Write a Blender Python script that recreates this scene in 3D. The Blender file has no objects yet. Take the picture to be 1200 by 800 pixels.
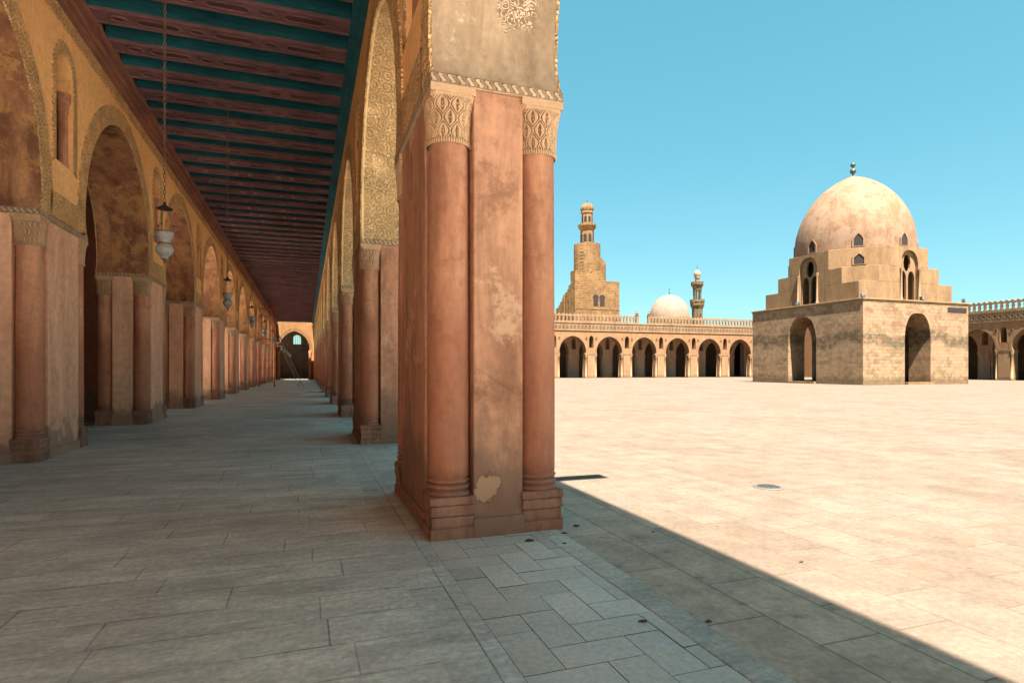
import bpy, math, random
from mathutils import Vector, noise as mnoise
from mathutils.geometry import tessellate_polygon
R = math.radians
PI = math.pi
random.seed(7)
S = bpy.context.scene
COL = S.collection

# ------------------------------------------------------------------ camera, sky, sun, exposure
YAW = 19.4
cam = bpy.data.cameras.new("camera"); camo = bpy.data.objects.new("camera", cam); COL.objects.link(camo)
cam.sensor_width = 36.0; cam.lens = 685 / 1200 * 36
cam.shift_y = 32.5 / 1200
cam.clip_start = 0.05; cam.clip_end = 6000
camo.location = (0, 0, 1.5)
camo.rotation_euler = (R(90), 0, R(-YAW))
S.camera = camo

SUN = Vector((-0.088, -0.46, 1.0)).normalized()          # direction towards the sun
elev = math.asin(SUN.z); azim = math.atan2(SUN.x, SUN.y)
W = bpy.data.worlds.new("World"); S.world = W; W.use_nodes = True
nt = W.node_tree; nt.nodes.clear()
sky = nt.nodes.new("ShaderNodeTexSky"); sky.sky_type = 'NISHITA'; sky.sun_disc = False
sky.sun_elevation = elev; sky.sun_rotation = azim % (2 * PI)
sky.air_density = 1.0; sky.dust_density = 0.8; sky.ozone_density = 1.0
tint = nt.nodes.new("ShaderNodeMix"); tint.data_type = 'RGBA'; tint.blend_type = 'MULTIPLY'
tint.inputs[0].default_value = 1.0; tint.inputs[7].default_value = (0.74, 0.88, 0.75, 1)
bgn = nt.nodes.new("ShaderNodeBackground"); bgn.inputs[1].default_value = 0.053
wo = nt.nodes.new("ShaderNodeOutputWorld")
nt.links.new(sky.outputs[0], tint.inputs[6]); haze_ = nt.nodes.new("ShaderNodeMix"); haze_.data_type = 'RGBA'; haze_.inputs[0].default_value = 0.55; haze_.inputs[7].default_value = (0.24, 1.68, 2.10, 1)
nt.links.new(tint.outputs[2], haze_.inputs[6]); nt.links.new(haze_.outputs[2], bgn.inputs[0]); nt.links.new(bgn.outputs[0], wo.inputs[0])

sl = bpy.data.lights.new("sun", 'SUN'); sl.energy = 4.7; sl.angle = R(0.5); sl.color = (1.0, 0.94, 0.84)
slo = bpy.data.objects.new("sun", sl); COL.objects.link(slo)
slo.rotation_euler = SUN.to_track_quat('Z', 'Y').to_euler(); slo.location = (0, 0, 60)

S.view_settings.view_transform = 'Standard'; S.view_settings.look = 'None'
S.view_settings.gamma = 1.0; S.view_settings.use_curve_mapping = False
S.view_settings.exposure = 2.62
cy = S.cycles
cy.use_denoising = True
cy.max_bounces = 14; cy.diffuse_bounces = 12; cy.glossy_bounces = 3; cy.transmission_bounces = 6
cy.caustics_reflective = False; cy.caustics_refractive = False
cy.sample_clamp_indirect = 8.0
S.render.film_transparent = False

# ------------------------------------------------------------------ helpers
def lin(c):
    return tuple(((v / 255) / 12.92 if v / 255 <= 0.04045 else ((v / 255 + 0.055) / 1.055) ** 2.4) for v in c)

class MB:
    """collects one mesh"""
    def __init__(s): s.v = []; s.f = []; s.m = []; s.uv = []; s.sm = []
    def add(s, vs, fs, mi=0, uvs=None, smooth=False):
        o = len(s.v); s.v += [tuple(p) for p in vs]
        for k, f in enumerate(fs):
            s.f.append(tuple(i + o for i in f)); s.m.append(mi); s.sm.append(smooth)
            s.uv.append([uvs[i] for i in f] if uvs else None)
    def box(s, x0, x1, y0, y1, z0, z1, mi=0):
        s.add([(x0,y0,z0),(x1,y0,z0),(x1,y1,z0),(x0,y1,z0),(x0,y0,z1),(x1,y0,z1),(x1,y1,z1),(x0,y1,z1)],
              [(0,3,2,1),(4,5,6,7),(0,1,5,4),(1,2,6,5),(2,3,7,6),(3,0,4,7)], mi)
    def lathe(s, prof, cx=0, cy=0, seg=24, mi=0, smooth=True, a0=0.0, cap=True):
        prof = list(prof)
        if smooth and cap and len(prof) > 1:            # keep the cap from bending the shading of the wall
            mix_ = lambda p, q: (p[0] + (q[0]-p[0])*.03, p[1] + (q[1]-p[1])*.03)
            prof = [prof[0], mix_(prof[0], prof[1])] + prof[1:-1] + [mix_(prof[-1], prof[-2]), prof[-1]]
        vs = []; n = len(prof)
        for r, z in prof:
            for k in range(seg):
                a = a0 + 2 * PI * k / seg
                vs.append((cx + r * math.cos(a), cy + r * math.sin(a), z))
        fs = []
        for i in range(n - 1):
            for k in range(seg):
                k2 = (k + 1) % seg
                fs.append((i*seg+k, i*seg+k2, (i+1)*seg+k2, (i+1)*seg+k))
        s.add(vs, fs, mi, None, smooth)
        if cap:
            o = len(s.v) - n * seg
            s.f.append(tuple(o + k for k in reversed(range(seg)))); s.m.append(mi); s.sm.append(False); s.uv.append(None)
            s.f.append(tuple(o + (n-1)*seg + k for k in range(seg))); s.m.append(mi); s.sm.append(False); s.uv.append(None)
    def tube(s, p, q, r, seg=8, mi=0, r2=None):
        p = Vector(p); q = Vector(q); d = (q - p).normalized()
        a = d.orthogonal().normalized(); b = d.cross(a)
        r2 = r if r2 is None else r2
        vs = [p + (a*math.cos(2*PI*k/seg) + b*math.sin(2*PI*k/seg))*r for k in range(seg)] + \
             [q + (a*math.cos(2*PI*k/seg) + b*math.sin(2*PI*k/seg))*r2 for k in range(seg)]
        fs = [(k, (k+1) % seg, seg+(k+1) % seg, seg+k) for k in range(seg)]
        s.add(vs, fs, mi, None, True)
        s.add(vs[:seg], [tuple(reversed(range(seg)))], mi); s.add(vs[seg:], [tuple(range(seg))], mi)
    def prism(s, loops, f3, t0, t1, mi=0, mi_side=None, smooth_side=False, skip=None):
        """loops: outer loop then holes, 2-D; f3(a, b, t) -> 3-D point; extruded t0..t1. skip: set of outer edge indices without side"""
        flat = [p for l in loops for p in l]
        tri = tessellate_polygon([[Vector((p[0], p[1], 0)) for p in l] for l in loops])
        n = len(flat)
        s.add([f3(p[0], p[1], t0) for p in flat], [tuple(t) for t in tri], mi)
        s.add([f3(p[0], p[1], t1) for p in flat], [tuple(reversed(t)) for t in tri], mi)
        mi_side = mi if mi_side is None else mi_side
        for li, l in enumerate(loops):
            k = len(l)
            vs = [f3(p[0], p[1], t0) for p in l] + [f3(p[0], p[1], t1) for p in l]
            fs = [(i, (i+1) % k, k+(i+1) % k, k+i) for i in range(k) if not (li == 0 and skip and i in skip)]
            s.add(vs, fs, mi_side, None, smooth_side)
    def mesh(s, name, mats, recalc=True):
        me = bpy.data.meshes.new(name); me.from_pydata(s.v, [], s.f)
        for m in mats if isinstance(mats, (list, tuple)) else [mats]: me.materials.append(m)
        me.polygons.foreach_set('material_index', s.m); me.polygons.foreach_set('use_smooth', s.sm)
        if any(u is not None for u in s.uv):
            uvl = me.uv_layers.new(name='UVMap'); i = 0
            for p, u in zip(me.polygons, s.uv):
                for k in range(p.loop_total):
                    uvl.data[p.loop_start + k].uv = u[k] if u else (0, 0)
        if recalc:
            import bmesh
            bm = bmesh.new(); bm.from_mesh(me)
            bmesh.ops.remove_doubles(bm, verts=bm.verts, dist=1e-5)
            bmesh.ops.recalc_face_normals(bm, faces=bm.faces)
            bm.to_mesh(me); bm.free()
        me.update()
        return me
    def build(s, name, mats, parent=None, recalc=True, bevel=0, loc=(0,0,0), rz=0):
        return put(name, s.mesh(name, mats, recalc), parent, loc, rz, bevel)

def put(name, me, parent=None, loc=(0,0,0), rz=0, bevel=0):
    o = bpy.data.objects.new(name, me); COL.objects.link(o); o.parent = parent
    o.location = loc; o.rotation_euler = (0, 0, rz)
    if bevel:
        b = o.modifiers.new("bevel", 'BEVEL'); b.width = bevel; b.segments = 2; b.limit_method = 'ANGLE'; b.angle_limit = R(50)
    return o
def tag(o, label=None, cat=None, group=None, kind=None):
    if label: o['label'] = label
    if cat: o['category'] = cat
    if group: o['group'] = group
    if kind: o['kind'] = kind
    return o
def thing(name, label, cat, loc=(0,0,0), rz=0, group=None):
    o = bpy.data.objects.new(name, None); COL.objects.link(o); o.location = loc; o.rotation_euler = (0,0,rz)
    return tag(o, label, cat, group)
def kids(o): return [c for c in bpy.data.objects if c.parent == o]
def dup(o, parent=None, label=None, loc=None):
    c = o.copy(); COL.objects.link(c); c.parent = parent
    if loc is not None: c.location = loc
    if label: c['label'] = label
    for ch in kids(o): dup(ch, c)
    return c
def fbm(p, oct=4):
    a = 1; t = 0; p = Vector(p)
    for _ in range(oct): t += a * mnoise.noise(p); p = p * 2.03; a *= .5
    return t

# ------------------------------------------------------------------ materials
class NT:
    def __init__(s, name):
        s.mat = bpy.data.materials.new(name); s.mat.use_nodes = True
        s.t = s.mat.node_tree; s.t.nodes.clear()
    def n(s, ty, **kw):
        nd = s.t.nodes.new(ty)
        for k, v in kw.items(): setattr(nd, k, v)
        return nd
    def set(s, sock, v):
        if isinstance(v, bpy.types.NodeSocket): s.t.links.new(v, sock)
        else: sock.default_value = v
    def pos(s): return s.n('ShaderNodeNewGeometry').outputs['Position']
    def uv(s): return s.n('ShaderNodeUVMap').outputs[0]
    def attr(s, name): return s.n('ShaderNodeAttribute', attribute_name=name).outputs['Fac']
    def scale(s, v, sc):
        m = s.n('ShaderNodeMapping'); s.set(m.inputs[0], v); m.inputs['Scale'].default_value = sc; return m.outputs[0]
    def rot(s, v, rz, loc=(0,0,0)):
        m = s.n('ShaderNodeMapping'); s.set(m.inputs[0], v); m.inputs['Rotation'].default_value = (0,0,rz); m.inputs['Location'].default_value = loc; return m.outputs[0]
    def sep(s, v):
        x = s.n('ShaderNodeSeparateXYZ'); s.set(x.inputs[0], v); return x.outputs
    def comb(s, x, y, z=0.0):
        c = s.n('ShaderNodeCombineXYZ'); s.set(c.inputs[0], x); s.set(c.inputs[1], y); s.set(c.inputs[2], z); return c.outputs[0]
    def noise(s, v, sc, det=5, rough=.55, dist=0):
        x = s.n('ShaderNodeTexNoise'); s.set(x.inputs['Vector'], v); x.inputs['Scale'].default_value = sc
        x.inputs['Detail'].default_value = det; x.inputs['Roughness'].default_value = rough; x.inputs['Distortion'].default_value = dist
        return x.outputs['Fac']
    def voro(s, v, sc, feat='F1', out='Distance'):
        x = s.n('ShaderNodeTexVoronoi', feature=feat); s.set(x.inputs['Vector'], v); x.inputs['Scale'].default_value = sc; return x.outputs[out]
    def m(s, op, a, b=0.0, c=0.0, clamp=False):
        x = s.n('ShaderNodeMath', operation=op); x.use_clamp = clamp
        s.set(x.inputs[0], a); s.set(x.inputs[1], b); s.set(x.inputs[2], c); return x.outputs[0]
    def ss(s, v, lo, hi, a=0.0, b=1.0):
        x = s.n('ShaderNodeMapRange', interpolation_type='SMOOTHSTEP'); s.set(x.inputs[0], v)
        x.inputs[1].default_value = lo; x.inputs[2].default_value = hi; x.inputs[3].default_value = a; x.inputs[4].default_value = b
        return x.outputs[0]
    def mix(s, f, a, b, blend='MIX'):
        x = s.n('ShaderNodeMix', data_type='RGBA', blend_type=blend)
        s.set(x.inputs[0], f)
        for sock, v in ((x.inputs[6], a), (x.inputs[7], b)):
            s.set(sock, v if isinstance(v, bpy.types.NodeSocket) else (*v, 1.0))
        return x.outputs[2]
    def mul(s, c, v):           # colour times grey value
        return s.mix(1.0, c, s.comb(v, v, v), 'MULTIPLY')
    def brick(s, v, w, h, c1, c2, mort, msize=.01, off=.5, bias=0.0, freq=2):
        x = s.n('ShaderNodeTexBrick'); s.set(x.inputs['Vector'], v); x.offset = off; x.offset_frequency = freq
        for k, c in (('Color1', c1), ('Color2', c2), ('Mortar', mort)): s.set(x.inputs[k], c if isinstance(c, bpy.types.NodeSocket) else (*c, 1))
        x.inputs['Scale'].default_value = 1; x.inputs['Mortar Size'].default_value = msize; x.inputs['Mortar Smooth'].default_value = .3
        x.inputs['Bias'].default_value = bias; x.inputs['Brick Width'].default_value = w; x.inputs['Row Height'].default_value = h
        return x.outputs[0], x.outputs[1]
    def bump(s, h, st=.5, d=.02, nrm=None):
        b = s.n('ShaderNodeBump'); s.set(b.inputs['Height'], h); b.inputs['Strength'].default_value = st; b.inputs['Distance'].default_value = d
        if nrm is not None: s.set(b.inputs['Normal'], nrm)
        return b.outputs[0]
    def done(s, col, rough=.85, nrm=None, metal=0.0, spec=.25, emis=None, trans=0.0, alpha=None):
        p = s.n('ShaderNodeBsdfPrincipled'); o = s.n('ShaderNodeOutputMaterial')
        s.set(p.inputs['Base Color'], col if isinstance(col, bpy.types.NodeSocket) else (*col, 1))
        s.set(p.inputs['Roughness'], rough); s.set(p.inputs['Metallic'], metal); p.inputs['Specular IOR Level'].default_value = spec
        if nrm is not None: s.set(p.inputs['Normal'], nrm)
        if trans: p.inputs['Transmission Weight'].default_value = trans
        s.t.links.new(p.outputs[0], o.inputs[0]); return s.mat

EXT = .298                                              # darkens sunlit court colours to offset the exposure raised for the corridor
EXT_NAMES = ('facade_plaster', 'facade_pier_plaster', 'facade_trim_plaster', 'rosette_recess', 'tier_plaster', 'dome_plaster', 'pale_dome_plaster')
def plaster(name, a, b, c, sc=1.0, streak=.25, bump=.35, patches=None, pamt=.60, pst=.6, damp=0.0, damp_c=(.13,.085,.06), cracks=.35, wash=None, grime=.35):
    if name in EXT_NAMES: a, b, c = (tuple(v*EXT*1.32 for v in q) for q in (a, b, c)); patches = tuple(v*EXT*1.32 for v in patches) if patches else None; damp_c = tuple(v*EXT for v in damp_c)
    N = NT(name); p = N.pos()
    n1 = N.noise(p, .55*sc, 8, .62)
    n2 = N.noise(N.scale(p, (2.2, 2.2, .35)), .9*sc, 6, .6, .4)
    n3 = N.noise(p, 9*sc, 5, .6)
    col = N.mix(N.ss(n1, .33, .67), a, b)
    col = N.mix(N.m('MULTIPLY', N.ss(n2, .42, .72), streak*2), col, c)
    col = N.mul(col, N.ss(n3, .2, .8, .86, 1.12))
    drip = N.noise(N.scale(p, (2.6, 2.6, .42)), 1.0*sc, 9, .70, .6)
    col = N.mul(col, N.ss(drip, .32, .68, 1 - grime*.5, 1 + grime*.2))
    blot = N.noise(p, 1.7*sc, 9, .76)
    col = N.mix(N.m('MULTIPLY', N.ss(blot, .50, .66), grime*.9), col, tuple(v*.62 for v in c))
    scr = N.ss(N.noise(N.scale(N.rot(p, .5), (30, 30, 3.5)), 1.0, 3, .8), .68, .74)
    col = N.mix(N.m('MULTIPLY', scr, grime*.5), col, tuple(min(.95, v*1.25) for v in a))
    speck = N.ss(N.noise(p, 38*sc, 3, .7), .66, .76)
    col = N.mix(N.m('MULTIPLY', speck, .3), col, tuple(v*.5 for v in c))
    h = N.m('ADD', N.m('MULTIPLY', n3, .5), N.m('MULTIPLY', N.noise(p, 45*sc, 4, .6), .22))
    h = N.m('ADD', h, N.m('MULTIPLY', n1, 1.2))
    if patches:
        pn = N.m('ADD', N.noise(p, 1.05*sc, 9, .72), N.m('MULTIPLY', N.m('SUBTRACT', N.noise(p, 11*sc, 5, .7), .5), .22))
        mask = N.ss(pn, pamt, pamt+.09)
        col = N.mix(N.m('MULTIPLY', mask, pst), col, patches)
        h = N.m('SUBTRACT', h, N.m('MULTIPLY', mask, .5))
    if cracks:
        cr = N.voro(N.scale(p, (1,1,1)), .9*sc, 'DISTANCE_TO_EDGE')
        crn = N.m('MULTIPLY', N.ss(cr, .0, .012, 1, 0), N.ss(N.noise(p, .8, 3), .56, .66))
        col = N.mix(N.m('MULTIPLY', crn, cracks), col, tuple(v*.35 for v in c))
    if wash:
        zw = N.m('ADD', N.sep(p)[2], N.m('MULTIPLY', N.m('SUBTRACT', N.noise(N.scale(p, (1,1,.45)), 1.3, 7, .65), .5), 3.6))
        col = N.mix(N.m('MULTIPLY', N.ss(zw, wash[0]*.6, wash[0]*1.05, 1, 0), .55), col, wash[1])
    if damp:
        z = N.sep(p)[2]
        edge = N.m('ADD', z, N.m('MULTIPLY', N.m('SUBTRACT', N.noise(p, 2.4, 6, .6), .5), 1.5))
        mk = N.m('MULTIPLY', N.ss(edge, damp*.55, damp, 1, 0), .8)
        col = N.mix(mk, col, N.mix(N.noise(p, 6, 4), damp_c, tuple(v*1.9 for v in damp_c)))
    return N.done(col, .9, N.bump(h, bump, .02), spec=.15)

def carved(name, a, dark, tile=.19, kind='scroll', border=None, depth=.9):
    """carved stucco: spirals of alternating hand in square tiles of the UV map (metres)"""
    N = NT(name); uv = N.uv(); p = N.pos()
    su = N.sep(uv)
    def spiral(t, turns, ph=0.0):
        px = N.m('DIVIDE', su[0], t); py = N.m('DIVIDE', su[1], t)
        if ph: px = N.m('ADD', px, ph); py = N.m('ADD', py, ph*.37)
        cx = N.m('FLOOR', px); cy_ = N.m('FLOOR', py)
        fx = N.m('SUBTRACT', N.m('SUBTRACT', px, cx), .5); fy = N.m('SUBTRACT', N.m('SUBTRACT', py, cy_), .5)
        r = N.m('SQRT', N.m('ADD', N.m('MULTIPLY', fx, fx), N.m('MULTIPLY', fy, fy)))
        th = N.m('ARCTAN2', fy, fx)
        par = N.m('SUBTRACT', N.m('MULTIPLY', N.m('MODULO', N.m('ABSOLUTE', N.m('ADD', cx, cy_)), 2.0), 2.0), 1.0)
        ph_ = N.m('ADD', N.m('MULTIPLY', r, 2*PI*turns), N.m('MULTIPLY', par, th))
        ph_ = N.m('ADD', ph_, N.m('MULTIPLY', N.noise(p, 3.4, 4, .65), 4.2))
        return N.m('SINE', ph_), r, N.m('SINE', N.m('ADD', N.m('MULTIPLY', th, 7.0), N.m('MULTIPLY', r, 38.0)))
    s1, r1, q1 = spiral(tile, 3.0)
    main = N.ss(s1, -.45, .35)
    leaf = N.ss(N.voro(uv, 3.2/tile*1.3, 'DISTANCE_TO_EDGE'), .02, .16)
    main = N.m('MULTIPLY', main, N.m('ADD', N.m('MULTIPLY', leaf, .45), .55))
    main = N.m('MULTIPLY', main, N.ss(q1, -.9, -.1, .45, 1.0))
    corner = N.ss(r1, .42, .50)
    h = N.m('ADD', N.m('MULTIPLY', main, N.m('SUBTRACT', 1.0, corner)), N.m('MULTIPLY', leaf, corner))
    if border:
        v0, v1 = border
        s2, r2, q2 = spiral(tile*.36, 1.9, .31)
        b2 = N.ss(s2, -.4, .3)
        av = su[1]
        inb = N.m('GREATER_THAN', av, v1)
        line = N.m('LESS_THAN', N.m('ABSOLUTE', N.m('SUBTRACT', av, v1)), .022)
        line2 = N.m('LESS_THAN', N.m('ABSOLUTE', N.m('SUBTRACT', av, v0)), .02)
        h = N.m('ADD', N.m('MULTIPLY', h, N.m('SUBTRACT', 1.0, inb)), N.m('MULTIPLY', b2, inb))
        h = N.m('MAXIMUM', h, N.m('MAXIMUM', line, line2))
    wear = N.ss(N.noise(p, 1.3, 6, .6), .60, .72)
    h = N.m('ADD', N.m('MULTIPLY', h, N.m('SUBTRACT', 1.0, N.m('MULTIPLY', wear, .75))), N.m('MULTIPLY', wear, .45))
    h = N.m('ADD', h, N.m('MULTIPLY', N.noise(p, 30, 4), .25))
    dirt = N.noise(p, 1.7, 6, .6)
    col = N.mix(N.ss(h, .0, .8), dark, a)
    col = N.mul(col, N.ss(dirt, .25, .75, .78, 1.15))
    return N.done(col, .92, N.bump(h, depth, .05), spec=.1)

M = {}
M['pier'] = plaster('pier_plaster', (.76,.40,.235), (.70,.335,.19), (.56,.27,.155), streak=.30, damp=.95, patches=(.60,.37,.23), pamt=.63)
M['col'] = plaster('column_plaster', (.58,.29,.165), (.50,.225,.13), (.34,.145,.085), sc=1.5, streak=.45, damp=.7, damp_c=(.17,.09,.065), cracks=0, grime=.55, wash=(2.6, (.36,.125,.07)))
M['wall'] = plaster('upper_wall_plaster', (.96,.575,.25), (.94,.51,.205), (.87,.40,.15), grime=.10, streak=.22, patches=(.66,.42,.22), pamt=.66)
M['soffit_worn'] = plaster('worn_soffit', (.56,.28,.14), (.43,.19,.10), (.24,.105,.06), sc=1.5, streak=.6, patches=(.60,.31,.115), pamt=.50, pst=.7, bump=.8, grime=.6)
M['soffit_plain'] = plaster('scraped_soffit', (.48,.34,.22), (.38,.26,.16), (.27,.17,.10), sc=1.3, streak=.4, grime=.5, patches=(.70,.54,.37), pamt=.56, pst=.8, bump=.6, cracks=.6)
def remnant(m):
    N = NT.__new__(NT); N.mat = m; N.t = m.node_tree
    bs = [n for n in N.t.nodes if n.type == 'BSDF_PRINCIPLED'][0]; src = bs.inputs['Base Color'].links[0].from_socket
    p = N.pos(); d = N.n('ShaderNodeVectorMath', operation='DISTANCE'); N.set(d.inputs[0], p); d.inputs[1].default_value = (1.84, 5.08, 4.84)
    dd = N.m('ADD', d.outputs['Value'], N.m('MULTIPLY', N.m('SUBTRACT', N.noise(p, 5, 6, .7), .5), .7))
    mk = N.ss(dd, .16, .24, 1, 0)
    lines = N.ss(N.m('SINE', N.m('MULTIPLY', N.noise(p, 9, 3, .5), 60)), -.1, .5)
    c = N.mix(N.m('MULTIPLY', mk, .8), src, N.mix(lines, (.20,.125,.075), (.72,.56,.39)))
    N.set(bs.inputs['Base Color'], c); return m
remnant(M['soffit_plain'])
M['stucco'] = carved('carved_stucco', (.98,.64,.32), (.62,.33,.135))
M['stucco_soffit'] = carved('carved_soffit_stucco', (.96,.67,.35), (.58,.35,.15), tile=.235, border=(.02,.80))
M['brickbase'] = plaster('plinth_stone', (.46,.235,.15), (.34,.16,.10), (.22,.10,.065), sc=2.2, streak=.4, bump=.9, patches=(.46,.32,.20), pamt=.57)
M['facade'] = plaster('facade_plaster', (.68,.365,.18), (.62,.305,.14), (.52,.275,.12), sc=.7, streak=.2, patches=(.66,.45,.27), pamt=.62, cracks=0)
M['facade_pier'] = plaster('facade_pier_plaster', (.68,.42,.225), (.63,.36,.19), (.53,.30,.165), sc=.7, streak=.25, damp=.5, damp_c=(.30,.19,.11), cracks=0)
M['facade_trim'] = plaster('facade_trim_plaster', (.60,.385,.225), (.53,.315,.175), (.40,.225,.125), sc=.9, streak=.3, cracks=0)
M['rosette'] = plaster('rosette_recess', (.26,.17,.10), (.20,.12,.07), (.13,.08,.05), cracks=0)
M['inner'] = plaster('inner_arcade_plaster', (.64,.42,.28), (.57,.35,.225), (.48,.28,.18), streak=.2, cracks=0)
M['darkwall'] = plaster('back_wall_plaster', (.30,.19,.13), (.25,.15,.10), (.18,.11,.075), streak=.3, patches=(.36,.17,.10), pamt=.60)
M['masking_wall_red'] = plaster('masking_wall_plaster', (.34,.13,.075), (.27,.10,.06), (.18,.075,.05), streak=.3, damp=1.2, patches=(.45,.25,.14), pamt=.62)  # for the added wall that hides the sunlit aisle
M['endwall'] = plaster('end_wall_plaster', (.27,.135,.055), (.23,.11,.044), (.18,.085,.035), cracks=0)
M['endband'] = carved('end_arch_stucco', (.30,.165,.075), (.17,.09,.035))
M['roof'] = plaster('roof_screed', (.42,.32,.22), (.36,.27,.18), (.30,.22,.15), cracks=0)

def wood(name, a, b, dirs=(1, 14, 14), bump=.3, rough=.7):
    N = NT(name); p = N.pos()
    g = N.noise(N.scale(p, dirs), 2.2, 7, .62, .8)
    g2 = N.noise(p, .8, 5)
    col = N.mix(N.ss(g, .3, .7), a, b)
    col = N.mul(col, N.ss(g2, .25, .75, .75, 1.2))
    return N.done(col, rough, N.bump(g, bump, .01), spec=.25)
M['beam'] = wood('painted_beam_timber', (.26,.135,.14), (.155,.075,.08), (1.2, 12, 12))
M['beam_dark'] = wood('beam_cartouche_ground', (.13,.062,.066), (.075,.036,.04), (1.2, 12, 12))
M['board'] = wood('dark_teal_boards', (.020,.145,.17), (.011,.09,.11), (.9, 9, 9))
M['cornice'] = wood('cornice_timber', (.38,.17,.115), (.22,.10,.07), (12, .8, 12))
M['frieze_board'] = wood('frieze_timber', (.62,.34,.17), (.45,.24,.12), (10, 2, 10))

def simple(name, c, rough=.6, metal=0.0, var=.25, sc=8, spec=.4, trans=0.0):
    N = NT(name); p = N.pos(); n = N.noise(p, sc, 5, .6)
    return N.done(N.mul(N.mix(0.0, c, c), N.ss(n, .2, .8, 1-var, 1+var)), N.ss(n, .2, .8, rough-.08, min(1, rough+.1)), N.bump(n, .15, .004), metal, spec, trans=trans)
M['red'] = simple('red_scaffold_paint', (.52,.04,.05), .5)
M['iron'] = simple('dark_iron', (.035,.03,.028), .6, .6)
M['brass'] = simple('aged_brass', (.16,.11,.06), .45, .8)
M['chain'] = simple('rusty_chain', (.20,.11,.075), .6, .3)
M['lampglass'] = simple('frosted_lamp_glass', (.33,.30,.27), .22, 0.0, .12, 20, .5)
M['ladder'] = simple('ladder_wood', (.30,.19,.13), .7)
M['plank'] = simple('scaffold_plank', (.28,.18,.10), .85)
M['bronze'] = simple('green_bronze', (.05,.075,.045), .5, .5)
M['flood'] = simple('floodlight_case', (.05,.085,.065), .5)
M['floodglass'] = simple('floodlight_glass', (.10,.13,.13), .15)
M['grate'] = simple('drain_iron', (.07,.075,.065), .55, .4, .35, 40)
M['drainring'] = simple('drain_ring_cement', (.11,.09,.07), .9)
M['litter'] = simple('dark_litter', (.06,.045,.035), .9)
M['void'] = simple('painted_opening_shade', (.018,.012,.010), .9)  # near-black panels: the shade inside openings is put into the colour
M['shade_panel_dark'] = simple('dark_shade_panel', (.10,.055,.035), .9)  # shade of the arcade windows given as a panel colour
M['grille'] = simple('white_window_grille', (.75,.72,.62), .8)

# floors
def floor_court():
    N = NT('courtyard_paving'); p = N.pos()
    pw = N.rot(N.mix(.06, p, N.n('ShaderNodeTexNoise').outputs['Color']), R(0))
    pw = p
    n1 = N.noise(p, .35, 8, .6); n2 = N.noise(p, 2.6, 7, .65); n3 = N.noise(p, 22, 5, .65)
    c1 = N.mix(N.ss(n1, .35, .65), (.42,.325,.24), (.45,.345,.26))
    c2 = N.mix(N.ss(n1, .35, .65), (.365,.255,.18), (.445,.33,.245))
    swap = N.comb(N.sep(p)[1], N.sep(p)[0], 0.0)
    bc, bf = N.brick(swap, .95, .52, c1, c2, (.33,.22,.16), .006, .43)
    col = N.mul(bc, N.ss(n2, .25, .75, .78, 1.13))
    col = N.mul(col, N.ss(n3, .2, .8, .78, 1.13)); col = N.mul(col, N.ss(N.noise(p, 90, 4, .7), .25, .75, .88, 1.1))
    worn = N.ss(N.noise(N.scale(p, (1, 1.6, 1)), 1.1, 9, .75, .6), .53, .68)
    col = N.mix(N.m('MULTIPLY', worn, .5), col, (.40,.225,.135))
    sp = N.ss(N.voro(N.rot(p, .3), 2.3), .035, .055, 1, 0)
    sp2 = N.ss(N.noise(p, 17, 3, .7), .70, .76)
    pits = N.m('MULTIPLY', N.m('MAXIMUM', sp, sp2), N.ss(N.noise(p, .9, 4), .34, .55))
    col = N.mix(N.m('MULTIPLY', pits, .75), col, (.18,.12,.075))
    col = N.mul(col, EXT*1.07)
    h = N.m('SUBTRACT', N.m('ADD', N.m('MULTIPLY', n3, .35), N.m('MULTIPLY', n2, .5)), N.m('MULTIPLY', bf, .8))
    h = N.m('SUBTRACT', h, N.m('MULTIPLY', pits, .8))
    return N.done(col, .88, N.bump(h, .45, .012), spec=.2)
M['court'] = floor_court()
def floor_lifted_shade():  # lighter copy of the court paving, brightening the strip in arcade shade
    N = NT('lifted_shade_paving'); p = N.pos()
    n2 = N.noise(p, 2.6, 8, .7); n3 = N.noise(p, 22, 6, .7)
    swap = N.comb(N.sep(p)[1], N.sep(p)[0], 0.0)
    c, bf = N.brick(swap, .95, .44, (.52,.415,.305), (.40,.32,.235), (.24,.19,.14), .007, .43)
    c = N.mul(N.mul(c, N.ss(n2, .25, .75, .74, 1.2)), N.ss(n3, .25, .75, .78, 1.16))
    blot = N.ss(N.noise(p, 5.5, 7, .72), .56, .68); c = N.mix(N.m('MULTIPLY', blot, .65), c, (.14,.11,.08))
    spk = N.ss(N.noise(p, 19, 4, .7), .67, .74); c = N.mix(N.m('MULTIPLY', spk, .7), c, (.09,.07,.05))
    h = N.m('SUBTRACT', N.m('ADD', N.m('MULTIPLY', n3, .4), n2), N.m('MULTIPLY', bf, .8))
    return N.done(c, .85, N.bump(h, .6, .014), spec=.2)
M['edge'] = floor_lifted_shade()

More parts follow.
